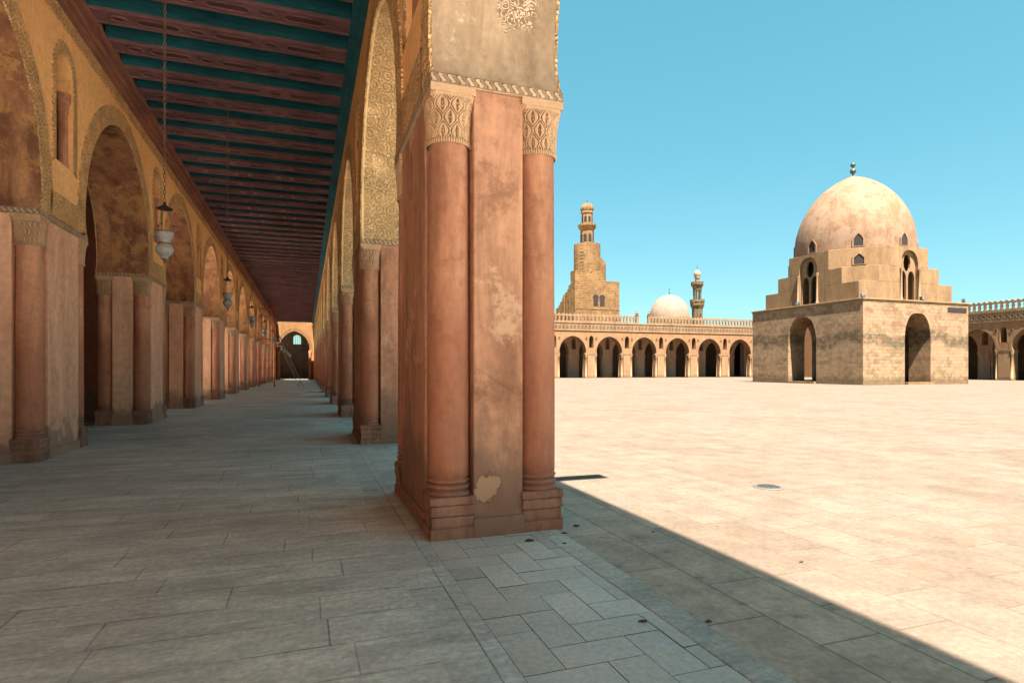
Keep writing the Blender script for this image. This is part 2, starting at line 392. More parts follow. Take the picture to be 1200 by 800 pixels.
def floor_corridor(name, c1, c2, mort, w, hgt, off=.37, swap=False, msize=.006):
    N = NT(name); p = N.pos()
    n1 = N.noise(p, .5, 7, .6); n2 = N.noise(N.scale(p, (.7, 2.4, 1)), 1.6, 8, .68, .4); n3 = N.noise(p, 26, 6, .7)
    q = p
    if swap:
        x = N.sep(p); q = N.comb(x[1], x[0], 0.0)
    xs = N.sep(q); wn = N.n('ShaderNodeTexWhiteNoise', noise_dimensions='1D'); N.set(wn.inputs['W'], N.m('FLOOR', N.m('DIVIDE', xs[1], hgt)))
    q = N.comb(N.m('ADD', xs[0], N.m('MULTIPLY', wn.outputs['Value'], w * 3.7)), xs[1], 0.0)
    wob = N.n('ShaderNodeVectorMath', operation='ADD'); nn = N.n('ShaderNodeTexNoise'); N.set(nn.inputs['Vector'], p); nn.inputs['Scale'].default_value = 2.5
    sc = N.n('ShaderNodeVectorMath', operation='SCALE'); N.set(sc.inputs[0], nn.outputs['Color']); sc.inputs['Scale'].default_value = .012
    N.set(wob.inputs[0], q); N.set(wob.inputs[1], sc.outputs[0])
    bc, bf0 = N.brick(wob.outputs[0], w, hgt, c1, c2, c2, msize, off)
    bf = N.m('MULTIPLY', bf0, N.ss(N.noise(p, 1.4, 6, .7), .40, .66, .25, 1.0))
    bc = N.mix(bf, bc, tuple(v*.62 for v in mort))
    col = N.mul(bc, N.ss(n1, .3, .7, .85, 1.12)); col = N.mul(col, N.ss(n2, .25, .75, .74, 1.2)); col = N.mul(col, N.ss(n3, .25, .75, .78, 1.18)); col = N.mul(col, N.ss(N.noise(N.scale(p, (1, 3.5, 1)), 7, 6, .75), .3, .7, .84, 1.14))
    pale = N.ss(N.noise(p, 3.1, 8, .75), .60, .74)
    col = N.mix(N.m('MULTIPLY', pale, .35), col, tuple(min(.7, v*1.55) for v in c1))
    dark = N.ss(N.noise(p, 14, 4, .7), .69, .75)
    col = N.mix(N.m('MULTIPLY', dark, .55), col, tuple(v*.35 for v in c2))
    h = N.m('SUBTRACT', N.m('ADD', N.m('MULTIPLY', n3, .4), n2), N.m('MULTIPLY', bf, .9))
    return N.done(col, N.ss(n2, .3, .7, .62, .85), N.bump(h, .8, .018), spec=.3)
M['corr'] = floor_corridor('corridor_slabs', (.655,.655,.555), (.58,.58,.495), (.34,.34,.29), 1.2, .37, msize=.006)
M['slab'] = floor_corridor('edge_slabs', (.60,.605,.515), (.54,.545,.465), (.38,.34,.275), 1.7, .9, .5, True)
M['aisle'] = floor_corridor('aisle_slabs', (.64,.65,.59), (.58,.60,.55), (.2,.2,.18), 1.3, .6)
M['kerbstone'] = floor_corridor('kerb_stone', (.50,.47,.38), (.45,.43,.355), (.32,.30,.24), 1.6, 5.0, .5, True)
def floor_pavers():
    N = NT('herringbone_pavers'); p = N.pos(); t = N.attr('tone')
    n2 = N.noise(p, 3.5, 7, .7); n3 = N.noise(p, 28, 5, .7)
    col = N.mix(t, (.47,.45,.375), (.61,.585,.49))
    col = N.mix(N.ss(n2, .52, .75), col, (.52,.545,.51))
    col = N.mul(col, N.ss(n3, .25, .75, .86, 1.12)); col = N.mul(col, N.ss(N.noise(p, .9, 5), .3, .7, .86, 1.1))
    h = N.m('ADD', N.m('MULTIPLY', n3, .4), n2)
    return N.done(col, .72, N.bump(h, .4, .008), spec=.3)
M['pavers'] = floor_pavers()
N = NT('sand'); p = N.pos(); n = N.noise(p, .2, 8, .6)
M['sand'] = N.done(N.mix(n, (.40,.30,.20), (.32,.23,.15)), .95)

# ------------------------------------------------------------------ the ground
def sheet(name, x0, x1, y0, y1, z, m):
    b = MB(); b.add([(x0,y0,z),(x1,y0,z),(x1,y1,z),(x0,y1,z)], [(0,1,2,3)]); o = b.build(name, m, recalc=False); tag(o, kind='structure'); return o
sheet('ground', -2500, 2500, -2500, 2500, -.06, M['sand'])
sheet('courtyard_floor', 2.22, 110, .9, 89.45, -.004, M['court'])
M['bounce_floor'] = plaster('pale_bounce_paving', (.80,.76,.70), (.76,.71,.64), (.68,.62,.55), cracks=0, grime=.1)  # unseen pale floors added to bounce sunlight into the corridor
sheet('lifted_shade_paving', 2.22, 3.18, -60, 89.4, .0, M['edge'])  # added course, its outer side set at the arcade's shadow line
sheet('courtyard_bounce_paving', 3.18, 110, -60, .9, -.004, M['bounce_floor'])
sheet('corridor_bounce_paving', -4.12, 1.0, -24, .9, .004, M['bounce_floor'])
sheet('corridor_floor', -4.12, .66, -24, 108, 0.0, M['corr'])
sheet('pavement_edge', .66, 1.0, -24, 108, 0.0, M['slab'])
sheet('aisle_floor', -11.6, -4.12, -24, 108, -.006, M['aisle'])
sheet('aisle_bounce_paving', -10.49, -6.0, 20.7, 89, .0, M['bounce_floor']); sheet('aisle_bounce_paving', -10.49, -6.0, -24, 11, .0, M['bounce_floor'])  # added in the opened aisle to reflect sunlight
sheet('far_gallery_floor', 1.0, 112, 89.45, 108, 0.0, M['court'])
sheet('side_gallery_floor', 89.45, 112, -24, 89.45, 0.0, M['court'])
b = MB(); b.box(2.02, 2.22, -24, 89.4, -.10, .003); tag(b.build('kerb', M['kerbstone'], bevel=.008), kind='structure')
# herringbone strip under the right-hand arches
b = MB(); u = .23; tones = []
def clipbox(x0, x1, y0, y1):
    x0 = max(x0, 1.0); x1 = min(x1, 2.02)
    if x1 - x0 < .03: return
    g = .0028; dz = random.uniform(-.0015, .0015)
    b.add([(x0+g,y0+g,dz),(x1-g,y0+g,dz),(x1-g,y1-g,dz),(x0+g,y1-g,dz)], [(0,1,2,3)]); tones.append(random.random())
for j in range(-20, 390):
    for i in range(-100, 10):
        X = 1.0 + (j + 4*i) * u; Y = -4 + j * u
        if .4 < X < 2.1: clipbox(X, X + 2*u, Y, Y + u)
        X = 1.0 + (j + 3 + 4*i) * u
        if .4 < X < 2.1: clipbox(X, X + u, Y, Y + 2*u)
me = b.mesh('herringbone', M['pavers'], recalc=False)
at = me.attributes.new('tone', 'FLOAT', 'FACE'); at.data.foreach_set('value', tones)
tag(put('herringbone_pavement', me), kind='structure')
N = NT('joint_dirt'); M['joint'] = N.done((.20,.18,.145), .95)
sheet('pavement_bedding', 1.0, 2.02, -24, 108, -.010, M['joint'])

# ------------------------------------------------------------------ arcade kit
BAY = 6.93; PL = 2.16; TH = 1.20; ZS = 4.10; ZA = 7.12
def arch_half(a, za=ZA, zs=ZS, flare=.10, n=22):
    """points (distance from the arch axis, z) from the spring up to the apex: pointed, slightly horseshoe"""
    z0 = zs + .35; am = a + flare; rise = za - z0
    c = (rise*rise - am*am) / (2*am); 
    if c < 0.05: c = .05
    Rr = am + c; k = rise / math.sqrt(Rr*Rr - c*c)
    pts = []
    for i in range(5):
        t = i / 5; pts.append((a + flare * math.sin(t*PI/2), zs + (z0 - zs) * t))
    th1 = math.acos(c / Rr)
    for i in range(n + 1):
        th = th1 * i / n; pts.append((max(0, Rr*math.cos(th) - c), z0 + k*Rr*math.sin(th)))
    pts[-1] = (0.0, za)
    return pts
def window_loop(hw, z0, zspring, za, n=8):
    pts = [(-hw, z0), (hw, z0)]
    for i in range(n + 1):
        t = i / n; pts.append((hw*math.cos(t*PI/2)**.8, zspring + (za - zspring)*math.sin(t*PI/2)))
    for i in range(n - 1, -1, -1):
        t = i / n; pts.append((-hw*math.cos(t*PI/2)**.8, zspring + (za - zspring)*math.sin(t*PI/2)))
    return pts
WIN = (.42, 5.15, 6.55, 7.20)
AH = arch_half((BAY - PL) / 2)

def spandrel_mesh(mat, ztop, sm):
    """pier-centred piece of the wall over the springing; local x = thickness, y = along"""
    b = MB(); hb = BAY/2
    left = [(-hb + d, z) for d, z in reversed(AH)]      # apex of the left arch down to the pier edge
    right = [(hb - d, z) for d, z in AH]
    loop = [(-hb, ztop)] + left + right + [(hb, ztop)]
    nl = len(left); skip = {0, len(loop)-2}
    skip |= set(range(1, nl)) | set(range(nl+1, nl+len(right)))
    b.prism([loop, window_loop(*WIN)], lambda a, z, t: (t, a, z), 0, TH, skip=skip)
    return b.mesh('spandrel', mat)
def soffit_mesh(mat):
    b = MB(); pts = [(-d, z) for d, z in AH] + [(d, z) for d, z in reversed(AH)][1:]
    L = [0]
    for p, q in zip(pts, pts[1:]): L.append(L[-1] + math.hypot(q[0]-p[0], q[1]-p[1]))
    xs = [0, .02, TH/2, TH-.02, TH]; vs = []; uv = []
    for (a, z), l in zip(pts, L):
        for x in xs: vs.append((x, a, z)); uv.append((l, x))
    k = len(xs); fs = [(i*k+j, i*k+j+1, (i+1)*k+j+1, (i+1)*k+j) for i in range(len(pts)-1) for j in range(k-1)]
    b.add(vs, fs, 0, uv, True)
    return b.mesh('arch_soffit', mat, recalc=False)
def arch_band_mesh(mat, w=.40, proud=.025, thick=TH, ah=AH, faces=(0, 1)):
    """flat carved ring round an arch, on both faces of the wall"""
    b = MB(); pts = [(-d, z) for d, z in ah] + [(d, z) for d, z in reversed(ah)][1:]
    out = []
    for i, p in enumerate(pts):
        q0 = pts[max(0, i-1)]; q1 = pts[min(len(pts)-1, i+1)]
        tx, tz = q1[0]-q0[0], q1[1]-q0[1]; l = math.hypot(tx, tz); nx, nz = -tz/l, tx/l
        if i == 0 or i == len(pts)-1: nx, nz = (-1 if i == 0 else 1), 0
        out.append((p[0] + nx*w, p[1] + nz*w))
    L = [0]
    for p, q in zip(pts, pts[1:]): L.append(L[-1] + math.hypot(q[0]-p[0], q[1]-p[1]))
    for f in faces:
        x = -proud if f == 0 else thick + proud; xi = .004 if f == 0 else thick - .004
        vs = []; uv = []
        for p, q, l in zip(pts, out, L):
            vs += [(xi, p[0], p[1]), (x, p[0], p[1]), (x, q[0], q[1]), (xi, q[0], q[1])]; uv += [(l, 0), (l, 0.02), (l, w), (l, w)]
        fs = []
        for i in range(len(pts)-1):
            for j in range(3):
                q = (i*4+j, i*4+j+1, (i+1)*4+j+1, (i+1)*4+j); fs.append(q if f == 1 else tuple(reversed(q)))
        b.add(vs, fs, 0, uv, False)
    return b.mesh('arch_band', mat, recalc=True)
def strip_mesh(name, mat, y0, y1, z0, z1, proud=.025, faces=(0, 1)):
    b = MB()
    for f in faces:
        x = -proud if f == 0 else TH + proud; xi = .003 if f == 0 else TH - .003
        vs = [(x,y0,z0),(x,y1,z0),(x,y1,z1),(x,y0,z1),(xi,y0,z0),(xi,y1,z0),(xi,y1,z1),(xi,y0,z1)]
        uv = [(y0,0),(y1,0),(y1,z1-z0),(y0,z1-z0)]*2
        b.add(vs, [(0,1,2,3),(0,4,5,1),(3,2,6,7),(0,3,7,4),(1,5,6,2)], 0, uv)
    return b.mesh(name, mat)

NX, NY = .365, .39                                      # corner notches for the columns
def pier_mesh(mats, simple_cols=False):
    b = MB(); h = PL/2; z1 = 4.0
    loop = [(NX,-h),(TH-NX,-h),(TH-NX,-h+NY),(TH,-h+NY),(TH,h-NY),(TH-NX,h-NY),(TH-NX,h),(NX,h),(NX,h-NY),(0,h-NY),(0,-h+NY),(NX,-h+NY)]
    b.prism([loop], lambda x, y, t: (x, y, t), -.05, z1)
    # low worn footing between the plinths
    b.box(NX-.01, TH-NX+.01, -h-.035, h+.035, -.05, .17); b.box(-.03, TH+.03, -h+NY+.012, h-NY-.012, -.05, .16)
    # impost: slab over the capitals, plaited band above
    b.box(-.03, TH+.03, -h-.03, h+.03, 4.002, ZS-.003, 1)
    return b.mesh('pier', mats)
def pier_mat():
    m = plaster('pier_plaster', (.60,.315,.19), (.53,.25,.145), (.36,.165,.10), streak=.32, damp=1.0, patches=(.66,.40,.25), pamt=.56, pst=.85, damp_c=(.17,.10,.07), cracks=.3, grime=.75)
    N = NT.__new__(NT); N.mat = m; N.t = m.node_tree
    bs = [n for n in N.t.nodes if n.type == 'BSDF_PRINCIPLED'][0]; src = bs.inputs['Base Color'].links[0].from_socket
    p = N.pos(); d = N.n('ShaderNodeVectorMath', operation='DISTANCE'); N.set(d.inputs[0], p); d.inputs[1].default_value = (1.55, 5.05, .44)
    dd = N.m('ADD', d.outputs['Value'], N.m('MULTIPLY', N.m('SUBTRACT', N.noise(p, 8, 6, .7), .5), .30))
    mk = N.ss(dd, .108, .122, 1, 0); rim = N.m('MULTIPLY', N.ss(dd, .12, .145, 1, 0), N.m('SUBTRACT', 1.0, mk))
    c = N.mix(mk, src, N.mix(N.noise(p, 30, 5, .7), (.54,.335,.20), (.40,.245,.145))); c = N.mix(N.m('MULTIPLY', rim, .7), c, (.16,.09,.06))
    N.set(bs.inputs['Base Color'], c); return m
M['pier'] = pier_mat()
M['pier_left'] = plaster('left_pier_plaster', (.90,.52,.335), (.86,.46,.285), (.74,.37,.22), streak=.30, damp=.6, patches=(.90,.64,.46), pamt=.60, damp_c=(.26,.15,.10), cracks=.2)
M['col_left'] = plaster('left_column_plaster', (.72,.36,.215), (.64,.29,.165), (.46,.18,.105), sc=1.5, streak=.45, damp=.6, damp_c=(.20,.11,.08), cracks=0, grime=.5, wash=(2.6, (.36,.13,.075)))
def braid(name, a, dark):
    N = NT(name); p = N.pos(); x = N.sep(p)
    along = N.m('ADD', x[0], x[1]); z = N.m('SUBTRACT', x[2], 4.05)
    ph = N.m('MULTIPLY', along, 2*PI/.085)
    s = N.m('SINE', N.m('ADD', ph, N.m('MULTIPLY', N.m('SINE', N.m('MULTIPLY', z, 70)), 1.3)))
    h = N.m('MULTIPLY', N.ss(s, -.5, .4), N.ss(N.m('ABSOLUTE', z), .034, .042, 1, .2))
    h = N.m('MAXIMUM', h, N.ss(N.m('ABSOLUTE', z), .040, .043))
    col = N.mix(h, dark, a); col = N.mul(col, N.ss(N.noise(p, 5, 6), .25, .75, .78, 1.15))
    return N.done(col, .9, N.bump(h, 1.0, .02), spec=.15)
M['braid'] = braid('plaited_band', (.58,.41,.265), (.33,.205,.125))

def column_mesh(mat, seg=40):
    b = MB(); prof = []
    # three torus rings then the shaft
    z = .36; prof.append((.20, z))
    for k, (r, hh) in enumerate(((.208,.062),(.204,.056),(.199,.05))):
        for i in range(7):
            t = i/6; prof.append((r - .028 + .028*math.sin(t*PI), z + hh*t))
        z += hh
    n = 26
    for i in range(n+1):
        t = i/n; zz = z + .01 + (3.51 - z - .01)*t
        prof.append((.190 - .010*t*t, zz))
    vs0 = len(b.v)
    b.lathe(prof, 0, 0, seg)
    b.v = [(x*(1+.010*fbm((x*3,y*3,zz*1.1))), y*(1+.010*fbm((x*3+5,y*3,zz*1.1))), zz) for x, y, zz in b.v]
    return b.mesh('column', mat)
def capital_mesh(mat, segs=288, rows=120):
    """bell capital carved with an ogee net of vines and leaves; real relief"""
    b = MB(); z0, z1 = 3.50, 3.935; vs = []; cav = []
    nl = 10
    for i in range(rows+1):
        t = i/rows; z = z0 + (z1-z0)*t
        if t < .12: r = .192 + .014*math.sin(t/.12*PI)
        elif t < .90:
            s = (t-.12)/.78; r = .194 + .004*math.sin(s*PI*.9) + .032*s**2.6
        else: r = .226
        for k in range(segs):
            a = 2*PI*k/segs; d = 0; g = 0
            if .12 <= t < .92:
                s = (t-.12)/.80
                u = a/(2*PI)*nl; ph = 2*PI*s*1.5 + .35; A = .25*math.sin(ph)
                near = lambda x: min(x % 1.0, 1 - x % 1.0)
                l = min(near(u - A), near(u + A + .5))                      # distance to the vine net
                groove = max(0, 1-((l-.085)/.032)**2)                       # incised line beside each vine
                uc = ((u + (.5 if math.sin(ph) > 0 else 0) + .25) % 1.0) - .5
                uc2 = ((u + (.5 if math.sin(ph) <= 0 else 0) + .25) % 1.0) - .5
                sv = abs(math.sin(ph)); w = .20*sv
                inner = l > .12
                # leaf in the wide cells: outline groove, vein, drilled dots
                e = near(u + .25 + (0 if math.sin(ph) > 0 else .5))
                vein = max(0, 1-(e/.020)**2) if inner else 0
                lob = abs(math.sin(s*34 + e*26))
                outl = max(0, 1-((e-.10*(sv**.8)*(.75+.25*lob))/.022)**2) if inner and sv > .3 else 0
                dot = max(0, 1-((e-.055)/.02)**2)*max(0, math.sin(s*75))**3 if inner and sv > .35 else 0
                g = max(groove, .9*vein, .9*outl, dot)
                rough = .25*fbm((a*14, s*11, 3))
                g = min(1, max(0, g*(1+rough)))
                d = .008 - .024*g
            elif t < .12:
                bead = .5+.5*math.sin(a*56); d = .005*bead; g = .5*(1-bead)
            rr = r + d
            if t > .60:                                  # turn to a square under the abacus
                q = (t-.60)/.40; m = max(abs(math.cos(a)), abs(math.sin(a))); rs = min(.199/m, .256)
                if t >= .92: rr = rs
                else: rr = rr*(1-q**2.2) + (rs+d)*q**2.2
            vs.append((rr*math.cos(a), rr*math.sin(a), z)); cav.append(g)
    fs = [(i*segs+k, i*segs+(k+1) % segs, (i+1)*segs+(k+1) % segs, (i+1)*segs+k) for i in range(rows) for k in range(segs)]
    b.add(vs, fs, 0, None, True)
    b.box(-.205, .205, -.205, .205, 3.934, 4.0)
    me = b.mesh('capital', mat, recalc=False)
    at = me.attributes.new('cavity', 'FLOAT', 'POINT'); at.data.foreach_set('value', cav + [0.0]*(len(me.vertices)-len(cav)))
    return me
def cap_mat():
    N = NT('carved_capital_stucco'); p = N.pos(); g = N.attr('cavity')
    n = N.noise(p, 7, 6, .6); n3 = N.noise(p, 60, 4)
    col = N.mix(N.ss(n, .3, .7), (.60,.38,.22), (.50,.31,.18))
    col = N.mix(N.m('MULTIPLY', N.ss(g, .15, .6), .92), col, (.13,.065,.04))
    col = N.mul(col, N.ss(n3, .2, .8, .88, 1.1))
    return N.done(col, .9, N.bump(n3, .35, .006), spec=.12)
M['capital'] = cap_mat()
def plinth_mesh(mat):
    b = MB(); rnd = random.Random(3)
    z = -.05
    for hgt, off, n in ((.15, .0, 1), (.012, -.014, 1), (.085, -.012, 1), (.012, -.022, 1), (.085, -.004, 1), (.008, -.016, 1), (.068, .004, 1)):
        e = .203 + off; z1 = z + hgt; k = 9; vs = []; fs = []
        ring = [(-e + 2*e*i/k, -e) for i in range(k)] + [(e, -e + 2*e*i/k) for i in range(k)] + [(e - 2*e*i/k, e) for i in range(k)] + [(-e, e - 2*e*i/k) for i in range(k)]
        m = len(ring)
        for zz in (z, (z+z1)/2, z1):
            for (x, y) in ring:
                q = 1 + .025*fbm((x*9, y*9, zz*14)) if hgt > .03 else 1
                vs.append((x*q, y*q, zz))
        for r_ in range(2):
            fs += [(r_*m+i, r_*m+(i+1) % m, (r_+1)*m+(i+1) % m, (r_+1)*m+i) for i in range(m)]
        fs += [tuple(reversed(range(m))), tuple(2*m+i for i in range(m))]
        b.add(vs, fs); z = z1 + .0005
    return b.mesh('plinth', mat)
def far_pier_mesh(mats):
    b = MB(); h = PL/2
    loop = [(NX,-h),(TH-NX,-h),(TH-NX,-h+NY),(TH,-h+NY),(TH,h-NY),(TH-NX,h-NY),(TH-NX,h),(NX,h),(NX,h-NY),(0,h-NY),(0,-h+NY),(NX,-h+NY)]
    b.prism([loop], lambda x, y, t: (x, y, t), -.05, 4.0)
    b.box(-.04, TH+.04, -h-.04, h+.04, 4.002, ZS-.003, 0)
    for cx in (.17, TH-.17):
        for c_ in (-h+.17, h-.17):
            b.lathe([(.2,0),(.2,.35),(.17,.36),(.17,3.45),(.20,3.5),(.19,3.6),(.26,3.9),(.26,3.998)], cx, c_, 10, 0)
    return b.mesh('pier', mats)

ME = {}
ME['pier'] = pier_mesh([M['pier'], M['braid']])
ME['column'] = column_mesh(M['col']); ME['capital'] = capital_mesh(M['capital']); ME['plinth'] = plinth_mesh(M['brickbase'])
ME['pier_left'] = pier_mesh([M['pier_left'], M['braid']]); ME['column_left'] = column_mesh(M['col_left'])
ME['far_pier'] = far_pier_mesh([M['facade_pier']]); ME['inner_pier'] = far_pier_mesh([M['inner']])
ME['span_in'] = spandrel_mesh(M['wall'], 8.25, None); ME['span_near'] = spandrel_mesh(M['wall'], 9.5, None)
ME['span_far'] = spandrel_mesh(M['facade'], 9.5, None); ME['span_inner'] = spandrel_mesh(M['inner'], 8.6, None)
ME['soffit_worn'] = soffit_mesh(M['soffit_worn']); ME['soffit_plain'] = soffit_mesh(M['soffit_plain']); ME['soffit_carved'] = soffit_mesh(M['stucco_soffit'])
ME['soffit_far'] = soffit_mesh(M['facade']); ME['soffit_inner'] = soffit_mesh(M['inner'])
for f in (0, 1): ME['band%d' % f] = arch_band_mesh(M['stucco'], faces=(f,))
ME['band_far'] = arch_band_mesh(M['facade_trim'], .34, faces=(1,))
wb = (PL - .8)/2 - .004
for f in (0, 1): ME['impost_band%d' % f] = strip_mesh('impost_band', M['stucco'], -wb, wb, ZS+.01, ZS+.46, faces=(f,))
ME['impost_far'] = strip_mesh('impost_band', M['facade_trim'], -PL/2+.35, PL/2-.35, ZS+.01, ZS+.12, faces=(1,))

def ring_mesh(name, mat, loop, w, proud=.02, faces=(0, 1)):
    """raised ring outside an opening in the wall"""
    b = MB(); n = len(loop); cxm = sum(p[0] for p in loop)/n; czm = sum(p[1] for p in loop)/n; out = []
    for i in range(n):
        p0, p, p1 = loop[i-1], loop[i], loop[(i+1) % n]
        tx, tz = p1[0]-p0[0], p1[1]-p0[1]; l = math.hypot(tx, tz) or 1; nx, nz = tz/l, -tx/l
        out.append((p[0]+nx*w, p[1]+nz*w))
    for f in faces:
        x = -proud if f == 0 else TH+proud; xi = .003 if f == 0 else TH-.003
        vs = []; uv = []; L = 0
        for i in range(n):
            p, q = loop[i], out[i]
            vs += [(xi,p[0],p[1]),(x,p[0],p[1]),(x,q[0],q[1]),(xi,q[0],q[1])]; uv += [(L,0),(L,.01),(L,w),(L,w)]
            L += math.hypot(loop[(i+1) % n][0]-p[0], loop[(i+1) % n][1]-p[1])
        fs = [(i*4+j, i*4+j+1, ((i+1) % n)*4+j+1, ((i+1) % n)*4+j) for i in range(n) if i != 0 for j in range(3)]
        b.add(vs, fs, 0, uv)
    return b.mesh(name, mat)
WL = window_loop(*WIN)
for f in (0, 1): ME['win_band%d' % f] = ring_mesh('window_band', M['stucco'], WL, .15, faces=(f,))
ME['win_band_far'] = ring_mesh('window_band', M['facade_trim'], WL, .12, faces=(1,))
b = MB(); b.lathe([(.10,5.15),(.10,5.25),(.085,5.27),(.08,6.2),(.10,6.22),(.085,6.26),(.13,6.48),(.13,6.55)], 0, 0, 14); ME['colonnette'] = b.mesh('colonnette', M['col'])

b = MB(); b.prism([window_loop(WIN[0]+.02, WIN[1]-.02, WIN[2], WIN[3]+.02)], lambda a, z, t: (t, a, z), .55, .60); ME['shade_panel'] = b.mesh('window_shade_panel', M['shade_panel_dark'])  # added dark panel; its colour stands for shade in the open window
def parapet_mesh(mat):
    """one bay of openwork cresting: repeated figures standing shoulder to shoulder"""
    b = MB(); n = 10; p = BAY/n; x0, x1 = TH-.34, TH-.04
    f3 = lambda a, z, t: (t, a, z)
    b.box(x0, x1, -BAY/2, BAY/2, 9.5, 9.66)
    for i in range(n):
        c = -BAY/2 + (i+.5)*p
        fig = [(c-.20, 9.662), (c+.20, 9.662), (c+.10, 9.80), (c+.09, 9.98), (c+.17, 10.12), (c+.09, 10.27), (c+.10, 10.42), (c+p/2, 10.50),
               (c+p/2, 10.72), (c+.20, 10.74), (c+.17, 10.84), (c+.08, 10.86), (c, 10.97), (c-.08, 10.86), (c-.17, 10.84), (c-.20, 10.74), (c-p/2, 10.72), (c-p/2, 10.50),
               (c-.10, 10.42), (c-.09, 10.27), (c-.17, 10.12), (c-.09, 9.98), (c-.10, 9.80)]
        b.prism([fig], f3, x0+.02, x1-.02)
    return b.mesh('parapet', mat)
def facade_cornice_mesh(mats):
    b = MB(); n = 10; p = BAY/n; hb = BAY/2
    b.box(TH+.002, TH+.05, -hb, hb, 8.10, 9.28); b.box(TH+.002, TH+.13, -hb, hb, 9.282, 9.5); b.box(TH+.002, TH+.11, -hb, hb, 8.0, 8.098)
    for i in range(n):
        c = -hb + (i+.5)*p
        vs = []; seg = 14
        for r, x in ((.0, TH+.054), (.20, TH+.054)):
            pass
        disc = [(TH+.056, c + .20*math.cos(2*PI*k/seg), 8.70 + .20*math.sin(2*PI*k/seg)) for k in range(seg)]
        b.add(disc, [tuple(range(seg))], 1)
        inner = [(TH+.060, c + .075*math.cos(2*PI*k/8), 8.70 + .075*math.sin(2*PI*k/8)) for k in range(8)]
        b.add(inner, [tuple(range(8))], 0)
        for k in range(seg):
            a0, a1 = 2*PI*k/seg, 2*PI*(k+1)/seg
            q = lambda r, a, x: (TH+x, c + r*math.cos(a), 8.70 + r*math.sin(a))
            b.add([q(.20,a0,.05),q(.20,a1,.05),q(.21,a1,.10),q(.21,a0,.10),q(.27,a1,.10),q(.27,a0,.10),q(.28,a1,.05),q(.28,a0,.05)],
                  [(0,1,2,3),(3,2,4,5),(5,4,6,7)], 0)
    return b.mesh('facade_cornice', mats)
ME['parapet'] = parapet_mesh(M['facade_trim']); ME['cornice_far'] = facade_cornice_mesh([M['facade_trim'], M['rosette']])
def roundel_mesh():
    b = MB(); seg = 14; z = 6.75
    for k in range(seg):
        a0, a1 = 2*PI*k/seg, 2*PI*(k+1)/seg
        q = lambda r, a, x: (TH+x, r*math.cos(a), z + r*math.sin(a))
        b.add([q(.17,a0,.006),q(.17,a1,.006),q(.17,a1,.05),q(.17,a0,.05),q(.25,a1,.05),q(.25,a0,.05),q(.25,a1,.0),q(.25,a0,.0)], [(0,1,2,3),(3,2,4,5),(5,4,6,7)], 0)
    b.add([(TH+.006, .17*math.cos(2*PI*k/seg), z+.17*math.sin(2*PI*k/seg)) for k in range(seg)], [tuple(range(seg))], 1)
    return b.mesh('roundel', [M['facade_trim'], M['rosette']])
ME['roundel'] = roundel_mesh()

def arcade(root, centres, detailed=True, soffits=None, span='span_in', court=False, wband=True, skip_parapet=(), v=''):
    """centres: pier-middle positions along local y"""
    for i, c in enumerate(centres):
        if detailed:
            pr = put('pier', ME['pier'+v], root, (0, c, 0), bevel=.012)
            for sx in (0, 1):
                for sy in (-1, 1):
                    x = .175 if sx == 0 else TH-.175; y = sy*(PL/2-.178); rz = PI/2*(sx*2 + (sy > 0))
                    put('column', ME['column'+v], pr, (x, y, 0), rz)
                    put('capital', ME['capital'], pr, (x, y, 0), rz)
                    put('plinth', ME['plinth'], pr, (x + (-.0 if sx == 0 else .0), y, 0), rz, bevel=.006)
            sp = put('spandrel', ME[span], root, (0, c, 0))
            for f in (0, 1): put('impost_band', ME['impost_band%d' % f], root, (0, c, 0)); put('window_band', ME['win_band%d' % f], root, (0, c, 0))
            for x in (.14, TH-.14):
                for y in (-.33, .33): put('colonnette', ME['colonnette'], sp, (x, y, 0))
            put('window_shade_panel', ME['shade_panel'], sp, (0, c*0, 0))
        else:
            put('pier', ME['far_pier'] if wband else ME['inner_pier'], root, (0, c, 0))
            sp = put('spandrel', ME[span], root, (0, c, 0))
            if wband: put('impost_band', ME['impost_far'], root, (0, c, 0)); put('window_band', ME['win_band_far'], root, (0, c, 0))
        if court:
            put('facade_cornice', ME['cornice_far'], root, (0, c, 0)); [put('roundel', ME['roundel'], root, (0, c+o_, 0)) for o_ in (-.95, .95)]
            if i not in skip_parapet: put('parapet', ME['parapet'], root, (0, c, 0))
    for i, (c0, c1) in enumerate(zip(centres, centres[1:])):
        put('arch_soffit', ME[soffits(i)], root, (0, (c0+c1)/2, 0))
        if detailed:
            for f in (0, 1): put('arch_band', ME['band%d' % f], root, (0, (c0+c1)/2, 0))
        elif wband: put('arch_band', ME['band_far'], root, (0, (c0+c1)/2, 0))

# ------------------------------------------------------------------ near arcade, between corridor and courtyard
Y0 = 5.05 + PL/2
near = thing('arcade', 'nearest arcade of plastered piers and carved arches between the shaded corridor and the courtyard', 'arcade', (1.05, 0, 0))
ks = list(range(-1, 12))
arcade(near, [Y0 + BAY*k for k in ks], True, lambda i: 'soffit_plain' if ks[i] == -1 else 'soffit_carved', 'span_near', True)
b = MB(); b.box(0, TH, Y0+BAY*11+BAY/2+.002, 89.49, -.05, 9.5); b.build('corner_wall', M['wall'], near)
sp_ = MB(); sy = 3.15; sp_.box(TH-.2, TH+.93, sy, sy+.22, 8.80, 8.86); sp_.box(TH-.2, TH+.93, sy, sy+.04, 8.862, 8.98); sp_.box(TH-.2, TH+.93, sy+.18, sy+.22, 8.862, 8.98)
sp_.build('waterspout', M['frieze_board'], near)

